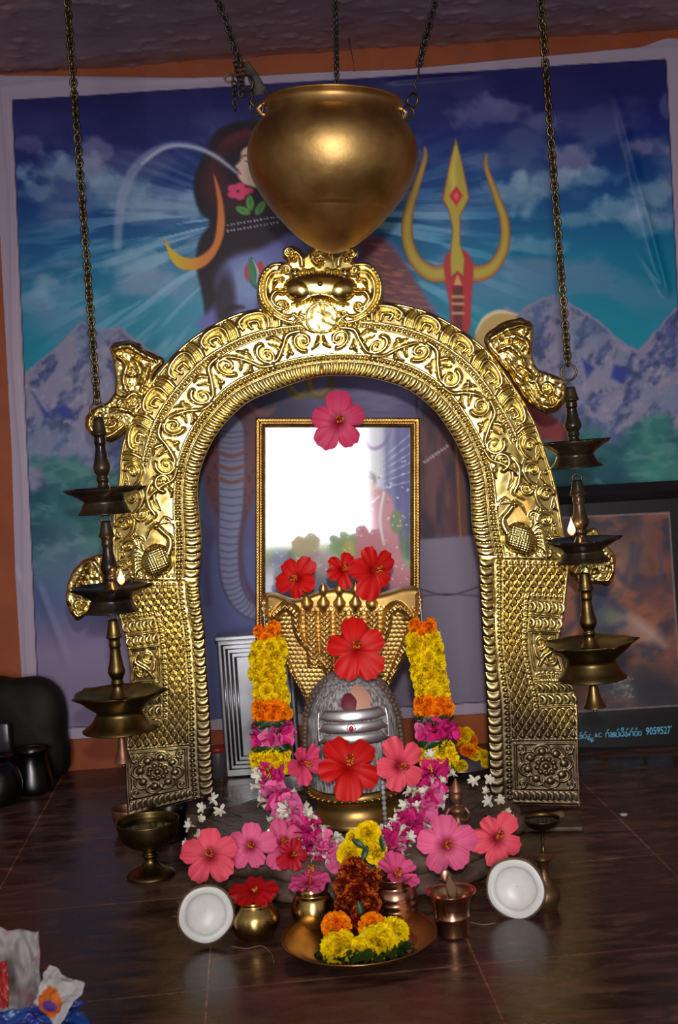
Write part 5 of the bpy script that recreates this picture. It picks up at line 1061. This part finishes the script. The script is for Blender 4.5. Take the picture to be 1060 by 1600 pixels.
for x, y, Yd, r_, ms, nm, nn in ((575, 1303, 2.09, 23, YM, 'yellow_marigold', (.1, -1, .3)), (548, 1334, 2.075, 24, YM, 'yellow_marigold', (-.2, -1, .2)), (586, 1330, 2.08, 22, YM, 'yellow_marigold', (.4, -1, 0)), (556, 1312, 2.10, 18, YM, 'yellow_marigold', (-.6, -1, .4)), (598, 1345, 2.08, 17, YM, 'yellow_marigold', (.7, -1, -.1)),
                                 (553, 1362, 2.05, 26, RM, 'maroon_marigold', (-.1, -1, .3)), (577, 1378, 2.045, 23, RM, 'maroon_marigold', (.4, -1, .1)), (541, 1385, 2.04, 22, RM, 'maroon_marigold', (-.5, -1, 0)), (560, 1400, 2.02, 28, RM, 'maroon_marigold', (0, -1, .1)), (543, 1413, 2.01, 22, RM, 'maroon_marigold', (-.4, -1, 0)), (577, 1412, 2.015, 22, RM, 'maroon_marigold', (.5, -1, 0)), (570, 1432, 1.995, 25, RM, 'maroon_marigold', (.2, -1, 0)), (538, 1427, 2.0, 18, RM, 'maroon_marigold', (-.4, -1, 0)),
                                 (526, 1448, 1.925, 27, [OB], 'orange_marigold', (-.2, -1, .35)), (582, 1448, 1.93, 25, [OB], 'orange_marigold', (.2, -1, .35)), (531, 1482, 1.905, 33, [YB], 'yellow_marigold', (-.1, -1, .4)), (592, 1474, 1.91, 36, [YB], 'yellow_marigold', (.15, -1, .4)), (614, 1458, 1.93, 28, [YB], 'yellow_marigold', (.5, -1, .4)), (564, 1485, 1.905, 24, [YB], 'yellow_marigold', (.1, -1, .2))):
    inst(ms[rs.randint(len(ms))], P(x, y, Yd), nn, rs.rand() * 6, r_ * px(Yd) * 1.08, gl, nm)
for x, y, Yd, a, n_ in ((560, 1318, 2.055, .9, (0, -1, .5)), (570, 1333, 2.045, -.3, (.2, -1, .4)), (597, 1318, 2.06, .4, (.4, -1, .4)), (563, 1420, 1.985, .2, (0, -1, .3))): inst(LF, P(x, y, Yd), n_, a, .013, gl, 'leaf')
for k in range(16):
    a = PI * (1.02 + .96 * k / 15.) ; c = plc + np.array((.060 * math.cos(a) + .008, .040 * math.sin(a) - .030, .008 + .003 * (k % 3))); inst(LF, c, (.3 * math.cos(a), .3 * math.sin(a), 1), a + PI / 2 + .7 * rs.randn(), .020, gl, 'leaf')
for a, b, ya, yb in (((412, 938), (414, 982), 2.43, 2.40), ((655, 920), (660, 975), 2.43, 2.40)):
    MB().tube([P(*a, ya), (P(*a, ya) + P(*b, yb)) / 2, P(*b, yb)], .0009, 5).build('thread', MT['thread'], gl)
# sprigs of small white flowers lying on the pedestal
def sprig(pts, label, seed):
    rs_ = np.random.RandomState(seed); c = P(*pts[0]); t = thing('jasmine_sprig', c, label, 'sprig')
    for k, p_ in enumerate(pts):
        a = P(*p_); dirn = np.array((rs_.randn() * .6, -1, .3 + .4 * rs_.rand())); inst(JAS[k % 3], a, dirn, rs_.rand() * 6, .0135, t, 'jasmine_bloom'); e = a + np.array((.035 * (1 if seed == 1 else -1), .02, -.012 - .01 * rs_.rand())); MB().tube([a, (a + e) / 2 + np.array((0, 0, .004)), e], .0007, 4).build('stem', MT['leaf'], t)
sprig([(330, 1249, 2.28), (318, 1262, 2.27), (312, 1280, 2.25), (300, 1290, 2.22), (306, 1305, 2.2), (297, 1318, 2.18), (345, 1268, 2.27)], 'sprig of small white jasmine at the left edge of the stone pedestal', 1)
sprig([(742, 1220, 2.34), (764, 1219, 2.34), (763, 1236, 2.32), (766, 1253, 2.3), (781, 1252, 2.3), (788, 1268, 2.28), (795, 1283, 2.26)], 'sprig of small white jasmine at the right edge of the stone pedestal', 2)
# ---------------------------------------------------------------- chains
def chain_mb(A, B, pitch, wd, wire, twist=.9):
    A, B = np.asarray(A, float), np.asarray(B, float); L_ = np.linalg.norm(B - A); ax = (B - A) / L_; u = np.cross(ax, (0, 1, 0)); u /= np.linalg.norm(u); v = np.cross(ax, u); n = int(L_ / pitch); m = MB()
    t = np.linspace(0, 2 * PI, 11)[:-1]
    for k in range(n):
        c = A + ax * (k + .5) * L_ / n; ph = (.75 if k % 2 else -.75) + twist * math.sin(k * .21); s_ = u * math.cos(ph) + v * math.sin(ph)
        m.tube([c + ax * pitch * .78 * math.cos(a) + s_ * wd * .5 * math.sin(a) for a in t], wire, 5, closed=True, cap=False)
    return m
def ring_mb(m, c, R_, wire, n=(0, 1, 0), seg=20):
    n = Vector(n).normalized(); M3 = np.array(rotz(n)); t = np.linspace(0, 2 * PI, seg + 1)[:-1]; return m.tube([np.asarray(c) + M3 @ np.array((R_ * math.cos(a), R_ * math.sin(a), 0)) for a in t], wire, 6, closed=True, cap=False)
def up_to_ceiling(A, B):
    """continue the line from A through B up to the plaster"""
    d = B - A; return A + d * ((1.745 - A[2]) / d[2])
# ---------------------------------------------------------------- tiered hanging lamps
FLM = bpy.data.materials.new('flame'); FLM.use_nodes = True; nt = FLM.node_tree; b_ = nt.nodes['Principled BSDF']; b_.inputs['Base Color'].default_value = (0, 0, 0, 1); b_.inputs['Emission Strength'].default_value = 2.2
tc = nd(nt, 'ShaderNodeTexCoord'); sx = nd(nt, 'ShaderNodeSeparateXYZ'); nt.links.new(tc.outputs['Generated'], sx.inputs[0]); cr_ = nd(nt, 'ShaderNodeValToRGB'); cr_.color_ramp.elements[0].color = (1, .25, .04, 1); cr_.color_ramp.elements[1].color = (1, .55, .22, 1); x_ = cr_.color_ramp.elements.new(.45); x_.color = (1, .8, .5, 1); nt.links.new(sx.outputs[2], cr_.inputs[0]); nt.links.new(cr_.outputs[0], b_.inputs['Emission Color'])
def hanging_lamp(top, bot, Yd, tiers, bell, ctop, label, flame, mats):
    A, B = P(*top, Yd), P(*bot, Yd); ax = (B - A) / np.linalg.norm(B - A); s_ = px(Yd); y0 = top[1]; kk = np.linalg.norm(B - A) / s_ / (bot[1] - top[1])
    def at(y): return A + ax * (y - y0) * s_ * kk
    t = thing('hanging_oil_lamp', up_to_ceiling(A, P(*ctop, Yd)), label, 'lamp', 'tiered brass oil lamps on chains')
    ce_ = up_to_ceiling(A, P(*ctop, Yd)); chain_mb(ce_, at(y0 - 12), 9.3 * s_, 10 * s_, 2.2 * s_).build('chain', MT['chain'], t)
    m = MB(); ring_mb(m, at(y0), 12 * s_, 1.9 * s_); m.build('ring', MT['chain'], t)
    for i, (st, dy, rr_, fy, nr, fr_) in enumerate(tiers):
        mt = mats[i]; h = dy - st
        if i: m = MB(); ring_mb(m, at(st - 2), 7.5 * s_, 1.7 * s_); m.build('ring', MT['chain'], t)
        pr = [(0, .01), (0, 6), (.03, 8), (.18, 11), (.24, 13), (.27, 9), (.36, 9.5), (.40, 8), (.55, 10), (.68, 13.5), (.74, 13), (.82, 8.5), (.86, 10), (.92, 8), (1.0, 11), (1.06, 15)]
        MB().lathe(at(st), ax, [(a * h, b) for a, b in dense(pr, 3)], 22, s_).build('stem', mt, t)
        wob = lambda d, th_: 1 + .16 * np.clip(1 - d / 9., 0, 1) * (d < 12) * (.5 + .5 * np.cos(5 * th_)) ** 14
        H_ = fy - dy
        pr = [(8, .01), (7, rr_ * .30), (3, rr_ * .75), (-1, rr_ * .95), (-3, rr_), (-1.5, rr_ * 1.01), (3, rr_ * .95), (H_ * .16, rr_ * .88), (H_ * .28, rr_ * .77), (H_ * .38, rr_ * .66), (H_ * .46, nr * 1.02), (H_ * .5, nr * .94), (H_ * .6, nr), (H_ * .75, nr + (fr_ - nr) * .22), (H_ * .88, nr + (fr_ - nr) * .55), (H_, fr_), (H_ + 1.5, fr_), (H_ + .5, fr_ - 3), (H_ * .62, nr * .9), (H_ * .55, .01)]
        m = MB().lathe(at(dy), ax, pr, 110, s_, wob=wob); dish_ = m.build('dish', mt, t); lit_ = dish_ if i == 1 else (lit_ if i else None)
    by, bh, br = bell; pr = dense([(0, .01), (0, 4), (.15, 7), (.45, 9.5), (.75, 13), (1, 18), (1.03, 18), (1, 16), (.6, 9), (.3, .01)], 3)
    bell_ = MB().lathe(at(by), ax, [(a * bh, b * br / 18.) for a, b in pr], 24, s_).build('bell', MT['brass_lamp_light'] if br > 15 else MT['copper_dull'], t)
    m = MB(); m.tube([at(tiers[-1][3] - 8), at(by + 2)], 1.2 * s_, 5); ring_mb(m, at(by - 3), 4 * s_, 1.2 * s_); m.tube([at(by + 4), at(by + bh + 6)], 1 * s_, 5); m.ball(at(by + bh + 7), 3.4 * s_); m.build('clapper', MT['chain'], bell_)
    fx, fy_, hgt = flame; c = P(fx, fy_, Yd - .012); pr = [(0, .2), (.06, .10), (.15, .19), (.3, .235), (.45, .20), (.65, .12), (.85, .045), (1.0, .002)]; pr[0] = (0, .02)
    MB().lathe(c, (0, 0, 1), [tuple(q) for q in dense([(a * hgt, b * hgt * .92) for a, b in pr], 3)], 14, s_).build('flame', FLM, lit_)
    MB().tube([c + np.array((.003, 0, -.008)), c + np.array((0, 0, .003))], .0016, 6).build('wick', MT['dark'], lit_)
    l = bpy.data.lights.new('flame_light', 'POINT'); l.energy = .12; l.color = (1, .48, .16); l.shadow_soft_size = .006; o = bpy.data.objects.new('flame_light', l); C.objects.link(o); o.parent = t; o.location = Vector(c) + Vector((0, -.012, hgt * s_ * .5)) - wloc(t)
D, Lt = MT['brass_lamp'], MT['brass_lamp_light']
hanging_lamp((153, 641), (192, 1180), 2.36, [(652, 764, 58, 800, 34, 42), (812, 916, 58, 953, 34, 42), (966, 1082, 68, 1138, 38, 60)], (1148, 42, 14), (105, 0), 'tiered brass oil lamp hanging on a chain left of the arch', (190, 914, 26), [D, D, Lt])
hanging_lamp((889, 582), (930, 1108), 2.36, [(604, 690, 50, 728, 30, 42), (748, 843, 56, 875, 32, 42), (893, 1004, 68, 1058, 40, 54)], (1066, 38, 18), (845, 0), 'tiered brass oil lamp hanging on a chain right of the arch', (894, 837, 29), [D, D, Lt])
m = MB(); ring_mb(m, P(888, 598, 2.36), .0095, .002); 
# ---------------------------------------------------------------- the dripping pot
YP = 2.33; s_ = px(YP); pt_ = P(521, 161, YP); pb = P(519, 390, YP); ax = pb - pt_; ax /= np.linalg.norm(ax); ax = ax + np.array((0, .0, 0)); 
pot = thing('hanging_brass_pot', pt_, 'large aged brass pot hanging on chains above the arch and lingam', 'pot')
pr = [(-1, 106), (1, 108.5), (3, 108), (5, 104)] + dense([(9, 101.5), (15, 101), (22, 104), (32, 113), (46, 123), (62, 129.5), (80, 132), (98, 130), (118, 123.5), (140, 111), (162, 94.5)], 4) + [(166, 91.5), (167, 89.5)] + dense([(169, 88.5), (184, 75), (202, 56), (217, 35), (226, 16), (230, .01)], 4)
inner = [(max(d, 0), r - 2) for d, r in pr if r > 5][::-1]
MB().lathe(pt_, ax, [(a, b) for a, b in pr] , 96, s_).build('body', MT['brass_pot'], pot)
MB().lathe(pt_, ax, [(-1, 106), (0, 104), (8, 98), (30, 109), (80, 128), (140, 107), (200, 54), (226, .01)], 64, s_).build('inside', MT['brass_pot'], pot)
# lugs on the neck, each with its ring
def on_rim(ang, d, r): u_ = np.cross(ax, (0, 1, 0)); u_ /= np.linalg.norm(u_); w_ = np.cross(ax, u_); return pt_ + ax * d * s_ + (u_ * math.cos(ang) + w_ * math.sin(ang)) * r * s_
lugs = []
for ex, ey in ((402, 170), (636, 176)):
    c = P(ex, ey, YP - .004); inw = pt_ - c; inw[2] = 0; inw /= np.linalg.norm(inw); m = MB().tube([c + inw * .020 + np.array((0, 0, .012)), c + inw * .008 + np.array((0, 0, .006)), c, c + inw * .008 + np.array((0, 0, -.010)), c + inw * .020 + np.array((0, 0, -.014))], [.006, .005, .004, .005, .007], 8); lg_ = m.build('lug', MT['brass_pot'], pot); lugs.append(c); lugo = (lugo + [lg_]) if len(lugs) > 1 else [lg_]
m = MB(); ring_mb(m, lugs[0] + np.array((-.001, 0, .001)), .0125, .0022, (.3, 1, 0)); m.build('ring', MT['chain'], lugo[0])
m = MB(); ring_mb(m, lugs[1] + np.array((.002, 0, -.001)), .0115, .0022, (-.3, 1, 0)); ring_mb(m, P(645, 157, YP - .004), .0125, .0022, (1, .9, 0)); m.build('ring', MT['chain'], lugo[1])
MB().tube([pb, P(520, 402, YP), P(521, 418, YP)], .0009, 5).build('drip_thread', MT['brass_bright'], pot)
def hangchain(name, label, a, b, kx, extra=None, pitch=8, wd=9, wr=2.1, Yd=YP):
    A, B = P(*a, Yd), P(*b, Yd); c = up_to_ceiling(A, B); t = thing(name, c, label, 'chain'); chain_mb(c, A, pitch * s_, wd * s_, wr * s_).build('links', MT['chain_grey'], t); return t
t1 = hangchain('pot_chain', 'dark chain with a tangle of hooks holding the left lug of the brass pot', (377, 104), (341, 0), 0)
m = MB()
for a, b in (((368, 98), (374, 128)), ((374, 128), (383, 150)), ((366, 128), (368, 172)), ((380, 112), (376, 150))): m.merge(chain_mb(P(*a, YP - .01), P(*b, YP - .008), 6.5 * s_, 8 * s_, 1.7 * s_))
m.build('bundled_links', MT['chain_grey'], t1)
m = MB(); ring_mb(m, P(358, 122, YP - .012), .0075, .002); ring_mb(m, P(385, 130, YP - .015), .0135, .0022, (.4, 1, 0)); m.tube(cm([P(391, 142, YP - .012), P(394, 152, YP - .012), P(392, 160, YP - .012), P(398, 166, YP - .01)], 4), .0024, 6); m.build('hook', MT['chain'], t1)
G = np.array([[P(x0 + (x1 - x0) * v, y0 + (y1 - y0) * v, YP + .004 + .006 * math.sin(v * 5 + i)) for v in np.linspace(0, 1, 8)] for i, (x0, y0, x1, y1) in enumerate(((378, 98, 388, 96), (386, 118, 402, 116), (392, 134, 410, 130), (398, 150, 422, 146)))])
o = MB().grid(G).build('rag', pm('grimy_cloth', (.05, .04, .03), .9, 0, (.12, .10, .08), 60), t1); o.modifiers.new('s', 'SOLIDIFY').thickness = .002
t2 = hangchain('pot_chain', 'dark chain holding the right lug of the brass pot', (655, 102), (681, 0), 0)
MB().tube(cm([P(655, 100, YP), P(654, 118, YP), P(648, 130, YP), P(651, 142, YP), P(645, 150, YP)], 5), .0018, 6).tube([P(657, 118, YP), P(651, 124, YP)], .0015, 6).build('hook', MT['chain_grey'], t2)
t3 = hangchain('pot_chain', 'dark twisted chain rising behind the middle of the brass pot', (527, 140), (524, 0), 0, pitch=5, wd=6, Yd=2.42)
MB().tube([P(545, 60, 2.45), P(553, 100, 2.45), P(554, 112, 2.45)], .0008, 4).tube([P(560, 124, 2.45), P(561, 134, 2.45)], .0012, 4).build('hanging_wire', MT['chain_grey'], t3)
# ---------------------------------------------------------------- pieces standing round the arch
def blk(name, a, b, c, h, mat, label, cat):
    """block on the floor from px a to px b (front edge), depth c, height h"""
    p, q = F(*a), F(*b); e = q - p; L_ = np.linalg.norm(e); ang = math.atan2(e[1], e[0]); R = np.array(Matrix.Rotation(ang, 3, 'Z')); ctr = (p + q) / 2 + R @ np.array((0, c / 2, 0)); ctr[2] = h / 2 + .0005
    o = MB().box(ctr, (L_ / 2, c / 2, h / 2), R).build(name, mat, smooth=False, bevel=.004); return tag(o, label, cat)
zf = P(850, 1259, YA)[2]
blk('wooden_block', (790, 1302), (912, 1300), .09, max(zf - .002, .01), MT['wood'], 'worn wooden block under the right pillar of the arch', 'block')
zf2 = P(262, 1272, YA)[2]
blk('wooden_block', (200, 1306), (322, 1304), .09, max(min(zf2, P(335, 1240, YA)[2]) - .002, .01), MT['wood'], 'worn wooden block under the left pillar of the arch', 'block')
o = MB().tube([F(795, 1283, .035), F(845, 1279, .037), F(880, 1272, .04)], .008, 8).build('wooden_rod', pm('yellowed_wood', (.16, .11, .04), .6, 0, (.26, .18, .07), 40)); tag(o, 'short yellowed wooden rod lying at the foot of the right pillar', 'rod')
# goblet lamp, steel cup and bowl at the left
g = F(237, 1368); gob = upright('brass_goblet', g, [(0, 38), (2, 39), (5, 37)] + dense([(8, 33), (14, 20), (22, 11), (30, 10), (34, 14), (38, 10), (44, 16), (52, 34), (64, 45), (80, 49), (90, 50)], 3), g[1], MT['brass_lamp_light'], 'dark brass pedestal bowl of oil standing on the floor at the left', 'bowl')
MB().lathe(g + np.array((0, 0, 80 * px(g[1]))), (0, 0, 1), [(0, .01), (0, 47.5)], 40, px(g[1])).build('oil', MT['oil'], gob)
g = F(267, 1312); upright('steel_cup', g, dense([(0, 22), (3, 24), (30, 27), (50, 31), (54, 33)], 3), g[1], MT['steel_dark'], 'dark steel cup behind the brass goblet at the left pillar', 'cup')
g = F(202, 1298); upright('copper_bowl', g, dense([(0, 12), (6, 18), (20, 24), (38, 26)], 3), g[1], MT['copper_dull'], 'small brown copper bowl half hidden behind the brass goblet', 'bowl')
# small vase and little lamp at the right
g = F(853, 1420); upright('brass_vase', g, dense([(0, 17), (4, 19), (18, 24), (30, 23), (44, 13), (56, 8.5), (68, 8), (78, 12), (83, 18), (84, 19)], 3), g[1], pm('dull_brown_brass', (.20, .115, .06), .4, .9, (.30, .17, .09), 40), 'narrow-necked brown brass vase behind the right coconut', 'vase')
g = F(850, 1338); gl2 = upright('brass_lamp_stand', g, [(0, 13), (2, 13), (4, 4), (20, 1.8), (28, 3.2), (34, 1.8), (42, 6), (46, 16)] + dense([(50, 22), (58, 28), (62, 30)], 3), g[1], MT['brass_lamp_light'], 'small brass oil dish on a thin stem beside the right pillar foot', 'lamp')
MB().lathe(g + np.array((0, 0, 58 * px(g[1]))), (0, 0, 1), [(0, .01), (0, 26)], 32, px(g[1])).build('oil', MT['oil'], gl2)
# little copper idol on the pedestal
ib = P(716, 1283, 2.20); ib[2] = BZ + .002; idl = thing('copper_idol', ib, 'small copper seated idol on the pedestal right of the garland', 'figurine')
m = MB().lathe(ib, (0, 0, 1), dense([(0, .001), (.001, .021), (.008, .022), (.011, .019), (.018, .021), (.028, .015), (.038, .012), (.048, .0145), (.054, .010), (.057, .005), (.061, .008), (.069, .0105), (.077, .0095), (.080, .011), (.083, .0105), (.092, .0065), (.100, .0025), (.104, .0003)], 3), 20, 1.0)
for q_ in (-1, 1): m.tube(cm([ib + np.array((q_ * .013, -.002, .052)), ib + np.array((q_ * .020, -.006, .040)), ib + np.array((q_ * .013, -.016, .033)), ib + np.array((q_ * .004, -.019, .036))], 4), .0036, 7); m.tube(cm([ib + np.array((q_ * .006, -.008, .016)), ib + np.array((q_ * .022, -.014, .014)), ib + np.array((q_ * .006, -.022, .013))], 4), .006, 8)
m.ball(ib + np.array((0, -.008, .0715)), (.0015, .0022, .002)); m.build('body', MT['copper_dull'], idl)
c = P(571, 1277, 2.24); c[2] = BZ + .012; o = MB().lathe(c - np.array((0, 0, .011)), (0, 0, 1), dense([(0, .0005), (.002, .009), (.010, .013), (.018, .010), (.022, .005), (.025, .0005)], 3), 18, 1.0).build('betel_nut', MT['stone_brown']); tag(o, 'small dark brown nut on the pedestal in front of the brass base', 'nut')
# crumpled silver foil
def crumple(name, c, sx_, sy_, Rm, amp, mat, label, cat, seed, n=34, sc_=.02, parent=None, col=None):
    u_, v_ = np.meshgrid(np.linspace(-1, 1, n), np.linspace(-1, 1, n), indexing='ij'); h = np.abs(fbm((u_ + 5) * 100, (v_ + 5) * 100, 70, 3, seed) - .5) * 2 * amp + (fbm((u_ + 5) * 100, (v_ + 5) * 100, 28, 2, seed + 1) - .5) * amp
    loc = np.stack((u_ * sx_ + (fbm((u_ + 3) * 100, (v_ + 3) * 100, 90, 2, seed + 2) - .5) * sx_ * .5, v_ * sy_ + (fbm((u_ + 9) * 100, (v_ + 3) * 100, 90, 2, seed + 4) - .5) * sy_ * .5, h), -1)
    V = loc.reshape(-1, 3) @ np.array(Rm).T + np.asarray(c); i = np.arange(n * n).reshape(n, n); q = np.stack((i[:-1, :-1], i[1:, :-1], i[1:, 1:], i[:-1, 1:]), -1).reshape(-1, 4)
    o = raw(name, V, None, mat, parent, True, quads=q, col=None if col is None else col(u_, v_).reshape(-1, 3)); o.modifiers.new('thickness', 'SOLIDIFY').thickness = .0008
    if label: tag(o, label, cat)
    return o
c = P(404, 1285, 2.2); c[2] = BZ + .012
crumple('silver_foil', c, .036, .028, Matrix.Rotation(.5, 3, 'X') @ Matrix.Rotation(.4, 3, 'Z'), .014, MT['silver'], 'crumpled piece of silver foil on the pedestal left of the rose garland', 'foil', 31)
# ---------------------------------------------------------------- things by the back wall
cy = 3.02; a, b, c_, d_ = P(333, 1002, cy), P(456, 996, cy), P(456, 1208, cy), P(333, 1214, cy); zb_ = .001
tin = thing('steel_tin', ((a + b) / 2 * np.array((1, 1, 0))), 'upright rectangular steel tin with stepped front panel behind the left side of the garland', 'tin')
x0, x1 = a[0] + .008, b[0]; zt = a[2]
MB().box(((x0 + x1) / 2, cy + .03, zt / 2), ((x1 - x0) / 2, .028, zt / 2 - .001)).build('body', MT['steel'], tin, smooth=False, bevel=.004)
for k, (i_, yy) in enumerate(((.012, .0), (.022, .005), (.032, .010), (.042, .015))):
    m = MB(); q_ = [(x0 + i_, zb_ + i_ + .008), (x1 - i_, zb_ + i_ + .008), (x1 - i_, zt - i_), (x0 + i_, zt - i_)]; m.tube([(x, cy + .001, z) for x, z in q_], .0036, 6, closed=True, cap=False); m.build('stepped_edge', MT['steel'], tin)
MB().box(((x0 + x1) / 2, cy + .03, zt + .004), ((x1 - x0) / 2 + .004, .032, .006)).build('lid', MT['steel'], tin, smooth=False, bevel=.003)
g = F(343, 1214); ct = upright('plastic_jar', g, [(0, 12), (1, 14), (40, 14), (42, 13)], g[1], pm('dim_grey_plastic', (.10, .09, .10), .4), 'small grey jar with a red lid beside the left pillar', 'jar')
MB().lathe(g + np.array((0, 0, 41 * px(g[1]))), (0, 0, 1), [(0, .01), (0, 15.5), (7, 15.5), (8, 14), (8, .01)], 24, px(g[1])).build('lid', pm('red_plastic', (.42, .03, .02), .4), ct)
g = F(722, 1204); ty = upright('steel_tray', g, [(0, 40), (2, 44), (10, 52), (12, 54)], g[1], MT['steel'], 'steel tray heaped with loose marigolds behind the right pillar', 'tray')
rs = np.random.RandomState(5); s2 = px(g[1])
for k in range(34):
    r_ = rs.rand() ** .6 * 42; a = rs.rand() * 2 * PI; hgt = (1 - (r_ / 46) ** 2) * 56 * rs.rand() ** .35 + 8; me, nm, lb = ((YM, 'loose_yellow_marigold', 'loose yellow marigold in the heap on the steel tray'), (YM, 'loose_yellow_marigold', 'loose yellow marigold in the heap on the steel tray'), (OM, 'loose_orange_marigold', 'loose orange marigold in the heap on the steel tray'))[rs.randint(3)]
    o = inst(me[k % 2], g + np.array((r_ * math.cos(a), r_ * math.sin(a), hgt)) * s2, (math.cos(a) * .5, -.8, .8), rs.rand() * 6, 12 * s2, None, nm); tag(o, lb, 'flower', 'loose marigolds on the steel tray')
# dark rounded stone slab and steel pots at the left
SL = cm([(-40, 1072), (20, 1062), (60, 1060), (88, 1078), (100, 1110), (102, 1150), (107, 1180), (98, 1213), (40, 1218), (-40, 1224)], 5, True); Ys = 3.10
V = []; N = len(SL); f0 = P(SL[:, 0], SL[:, 1], Ys); f0[:, 2] = np.maximum(f0[:, 2], .001); ctr = f0.mean(0)
rings = [ctr + (f0 - ctr) * k + np.array((0, dy, 0)) for k, dy in ((.01, -.03), (.5, -.026), (.85, -.014), (.96, 0), (1.0, .02), (.97, .045), (.9, .055), (.01, .055))]
for r_ in rings: r_[:, 2] = np.maximum(r_[:, 2], .001)
o = MB().grid(np.array(rings), closev=True).build('grinding_stone', MT['dark']); tag(o, 'dark rounded stone slab leaning on the wall at the far left', 'stone')
g = F(53, 1238); upright('steel_pot', g, dense([(0, 24), (3, 28), (14, 31), (30, 29), (50, 25), (62, 26), (68, 30), (70, 31)], 3), g[1], MT['steel_dark'], 'dark shiny steel water pot in front of the stone slab', 'pot')
g = F(-2, 1256); upright('steel_pot', g, dense([(0, 26), (6, 34), (30, 40), (54, 34), (66, 24), (72, 24), (76, 28)], 3), g[1], MT['steel_dark'], 'round dark steel pot cut by the left edge of the picture', 'pot')
g = F(-8, 1200); o = MB().box((P(0, 1115, 3.02)[0], 3.02, .12), (.020, .006, .05)).box((P(0, 1115, 3.02)[0], 3.03, .035), (.03, .02, .034)).build('dark_case', pm('dark_plastic', (.03, .028, .032), .25), bevel=.004); tag(o, 'small dark upright case at the left edge in front of the stone slab', 'case')
# small tokens on the floor
g = F(975, 1273); o = MB().lathe(g, (0, 0, 1), [(.0003, .0), (.0003, .0075), (.0018, .0075), (.002, .006), (.002, 0)], 20, 1.0).build('white_token', MT['white_petal']); tag(o, 'small white disc lying alone on the dark floor at right', 'disc')
# packets at the lower left corner
PW = pm('white_packet_paper', rough=.55, attr=True)
def Rv(x, y, z=0): return Matrix.Rotation(z, 3, 'Z') @ Matrix.Rotation(y, 3, 'Y') @ Matrix.Rotation(x, 3, 'X')
c = P(22, 1525, 1.72); crumple('crumpled_paper', c, .036, .062, Rv(1.25, .1, .2), .022, PW, 'crumpled whitish paper standing at the lower left corner', 'paper', 41, col=lambda u_, v_: np.where((fbm((u_ + 3) * 90, (v_ + 3) * 90, 60, 3, 5) > .6)[..., None], lin((176, 140, 150)), lin((178, 168, 164))))
c = P(88, 1556, 1.57); crumple('printed_packet', c, .036, .026, Rv(.9, .1, -.75), .006, PW, 'white packet with an orange and purple print at the lower left', 'packet', 43, col=lambda u_, v_: np.where((np.hypot(u_ + .1, (v_ + .5) * .8) < .62)[..., None], np.where((np.hypot(u_, v_ + .5) < .3)[..., None], lin((110, 60, 150)), lin((226, 112, 30))), lin((206, 198, 196))))
c = P(66, 1606, 1.56); crumple('plastic_bag', c, .056, .028, Rv(.8, 0, .15), .022, pm('blue_plastic', (.01, .08, .28), .25, 0, (.04, .05, .30), 30), 'crumpled shiny blue plastic bag at the bottom left corner', 'bag', 45)
c = P(-2, 1540, 1.66); crumple('red_packet', c, .013, .028, Rv(1.1, 0, .2), .006, pm('red_plastic_film', (.45, .02, .015), .35), 'narrow red packet cut by the left edge of the picture', 'packet', 47)
